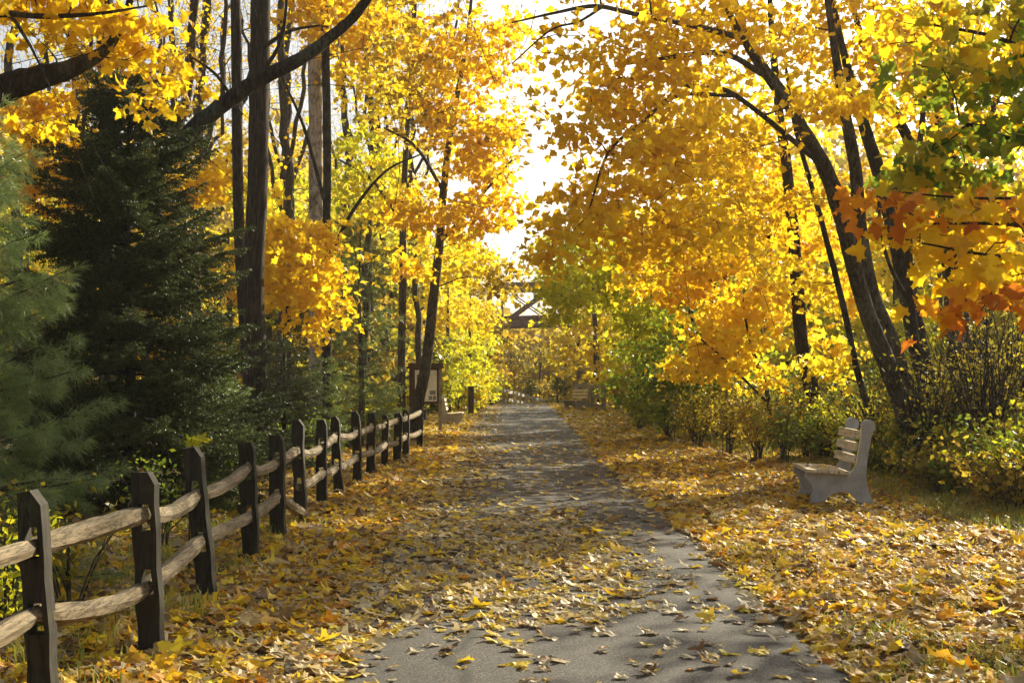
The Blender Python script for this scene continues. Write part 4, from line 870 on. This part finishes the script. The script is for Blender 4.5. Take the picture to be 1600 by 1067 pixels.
# ------------------------------------------------------------------ brush and small plants
def gp(px, py): return on_ground(px, py)
def gd(px, d): x = at(px, HY, d)[0]; return np.array([x, d, float(gz(x, d))])
for px, d, h, r, m, n, lab in [
    (1012, 46, 1.3, 1.0, LIME, 1100, 'pale green bush next to the board fence end post'), (1000, 38, 1.3, .9, OLIVE, 900, 'first olive bush along the right verge past the board fence'), (1045, 34, 1.5, 1.0, GREEN, 1000, 'green bush under the shaded green tree'),
    (1090, 30, 1.5, .9, OLIVE, 900, 'olive bush in front of the dark curved trunks'), (1140, 27.5, 1.5, .8, OLIVE, 900, 'brownish bush below the yellow sapling'), (1185, 26, 1.4, .8, BROWN, 800, 'brown brush left of the bench back'),
    (1225, 25.5, 1.2, .7, GREEN, 700, 'low green bush directly left of the trunk behind the bench'), (1340, 24.5, 1.3, .8, LIME, 900, 'lime bush behind the bench backrest'), (1400, 23, 1.1, .7, LIME, 700, 'yellow green bush right of the bench backrest'),
    (1555, 21, 1.9, .9, OLIVE, 1200, 'tall brown twiggy thicket at the right edge'), (1500, 19.5, 1.0, .6, OLIVE, 500, 'twiggy brush around the foot of the thick dark trunk'), (1600, 17, 1.2, .7, GREEN, 800, 'bright green bush at the right frame edge'),
    (1620, 24, 2.4, 1.0, OLIVE, 1300, 'tall olive thicket behind the right edge bush'), (1440, 26, 1.8, .8, OLIVE, 800, 'twiggy thicket behind the leaning trunks'), (965, 56, 1.9, .8, BROWN, 1000, 'orange tinted twiggy bush above the board fence'), (1005, 44, 1.8, .8, BROWN, 900, 'pale brown bush between the board fence and the green maple'),
    (745, 53, 1.6, .8, YELLOW, 1100, 'sunlit yellow vine heap spilling over the brown end post'), (716, 55, 1.8, 1.0, GREEN, 900, 'dark green bush behind the small concrete bench'), (690, 50, 2.2, 1.2, LIME, 1400, 'glowing lime bush right of the notice board'), (640, 44, 1.4, .9, LIME, 900, 'lime brush behind the notice board posts'),
    (590, 36, 1.2, .8, LIME, 800, 'lime undergrowth behind the far fence posts'), (545, 31, 1.1, .7, OLIVE, 700, 'olive undergrowth under the pale green pine'), (470, 26, 1.0, .7, GREEN, 700, 'green undergrowth behind the middle fence posts'), (255, 13, .9, .5, GREEN, 420, 'leafy green weeds behind the third fence post'),
    (110, 9.2, .9, .5, OLIVE, 420, 'twiggy green weeds between the first two fence posts'), (10, 8.4, .8, .5, LIME, 360, 'bright weeds left of the first fence post')]:
    big = lab.startswith(('leafy green weeds', 'twiggy green', 'bright weeds'))
    shrub('weed_clump' if big else 'bush', lab, gd(px, d), h, r, m, n=n if big else int(n * 1.5), size=.075 if not big else .055, stems=10 if big else 18, shapes=OVALS if n < 1000 else KITES, cat='weeds' if big else 'bush')
EDGE = [(940, 52), (960, 45), (1100, 33), (1230, 27.2), (1330, 22.4), (1400, 19.4), (1600, 15.9), (1720, 15)]
for k in range(60):
    px = 1008 + 680 * ((k * .618) % 1); d = float(np.interp(px, [e[0] for e in EDGE], [e[1] for e in EDGE])) + [0.6, 2.2, 4.0][k % 3] + RNG.uniform(-.3, .5)
    if 1270 < px < 1400 and k % 3 == 0: d += 1.5
    shrub('bush', 'tangled green and brown bush in the brush bank along the right verge', gd(px, d), [.75, 1.2, 1.9][k % 3] * RNG.uniform(.8, 1.2), RNG.uniform(.6, 1.0), [OLIVE, GREEN, LIME, BROWN, OLIVE, GREEN][int(RNG.integers(0, 6))],
          n=760, size=.065, stems=30, shapes=KITES, bark=BARK, sz_var=.6, cat='bush', group='bushes of the brush bank right of the path')
for px, d, h, lab in [(1455, 20.5, 2.5, 'tall bare stemmed thicket in front of the leaning trunks'), (1540, 19.5, 2.9, 'tall brown thicket with bare stems right of the thick dark trunk'), (1590, 21, 3.3, 'tallest bare stemmed thicket at the right edge'), (1370, 23.5, 1.9, 'bare stemmed thicket just right of the bench back'), (1500, 22.5, 3.1, 'high twiggy thicket round the thick dark trunk')]:
    shrub('thicket', lab, gd(px, d), h, 1.0, OLIVE, n=620, size=.06, stems=46, shapes=OVALS, bark=BARK, cat='bush', sz_var=.6)
make_tree('maple_seedling', 'maple seedling with three big leaves showing above the third fence post', [[(296, 870, 11.2, 3), (296, 780, 11.2, 2.6), (298, 700, 11.2, 2), (300, 684, 11.2, 1.5)]], [(302, 688, 11.2, 14, 8, .05, 3)], [LIME], BARK_GREY, per=3, spread=.06, shapes=FINES, size=.12, cat='seedling')

# ------------------------------------------------------------------ air
def haze():
    m = bpy.data.materials.new('hazy_air'); m.use_nodes = True; t = m.node_tree
    for n in list(t.nodes):
        if n.type != 'OUTPUT_MATERIAL': t.nodes.remove(n)
    v = N(t, 'ShaderNodeVolumePrincipled'); v.inputs['Color'].default_value = (1, .96, .88, 1); v.inputs['Density'].default_value = HAZE; v.inputs['Anisotropy'].default_value = .35
    t.links.new(v.outputs[0], t.nodes['Material Output'].inputs['Volume'])
    mb = MB(); box(mb, (-200, -60, -4.5), (200, 420, 42)); o = mb.build('haze', m); tag(o, kind='stuff', label='thin pale haze in the air under the trees', cat='haze')
HAZE = .00042
haze()
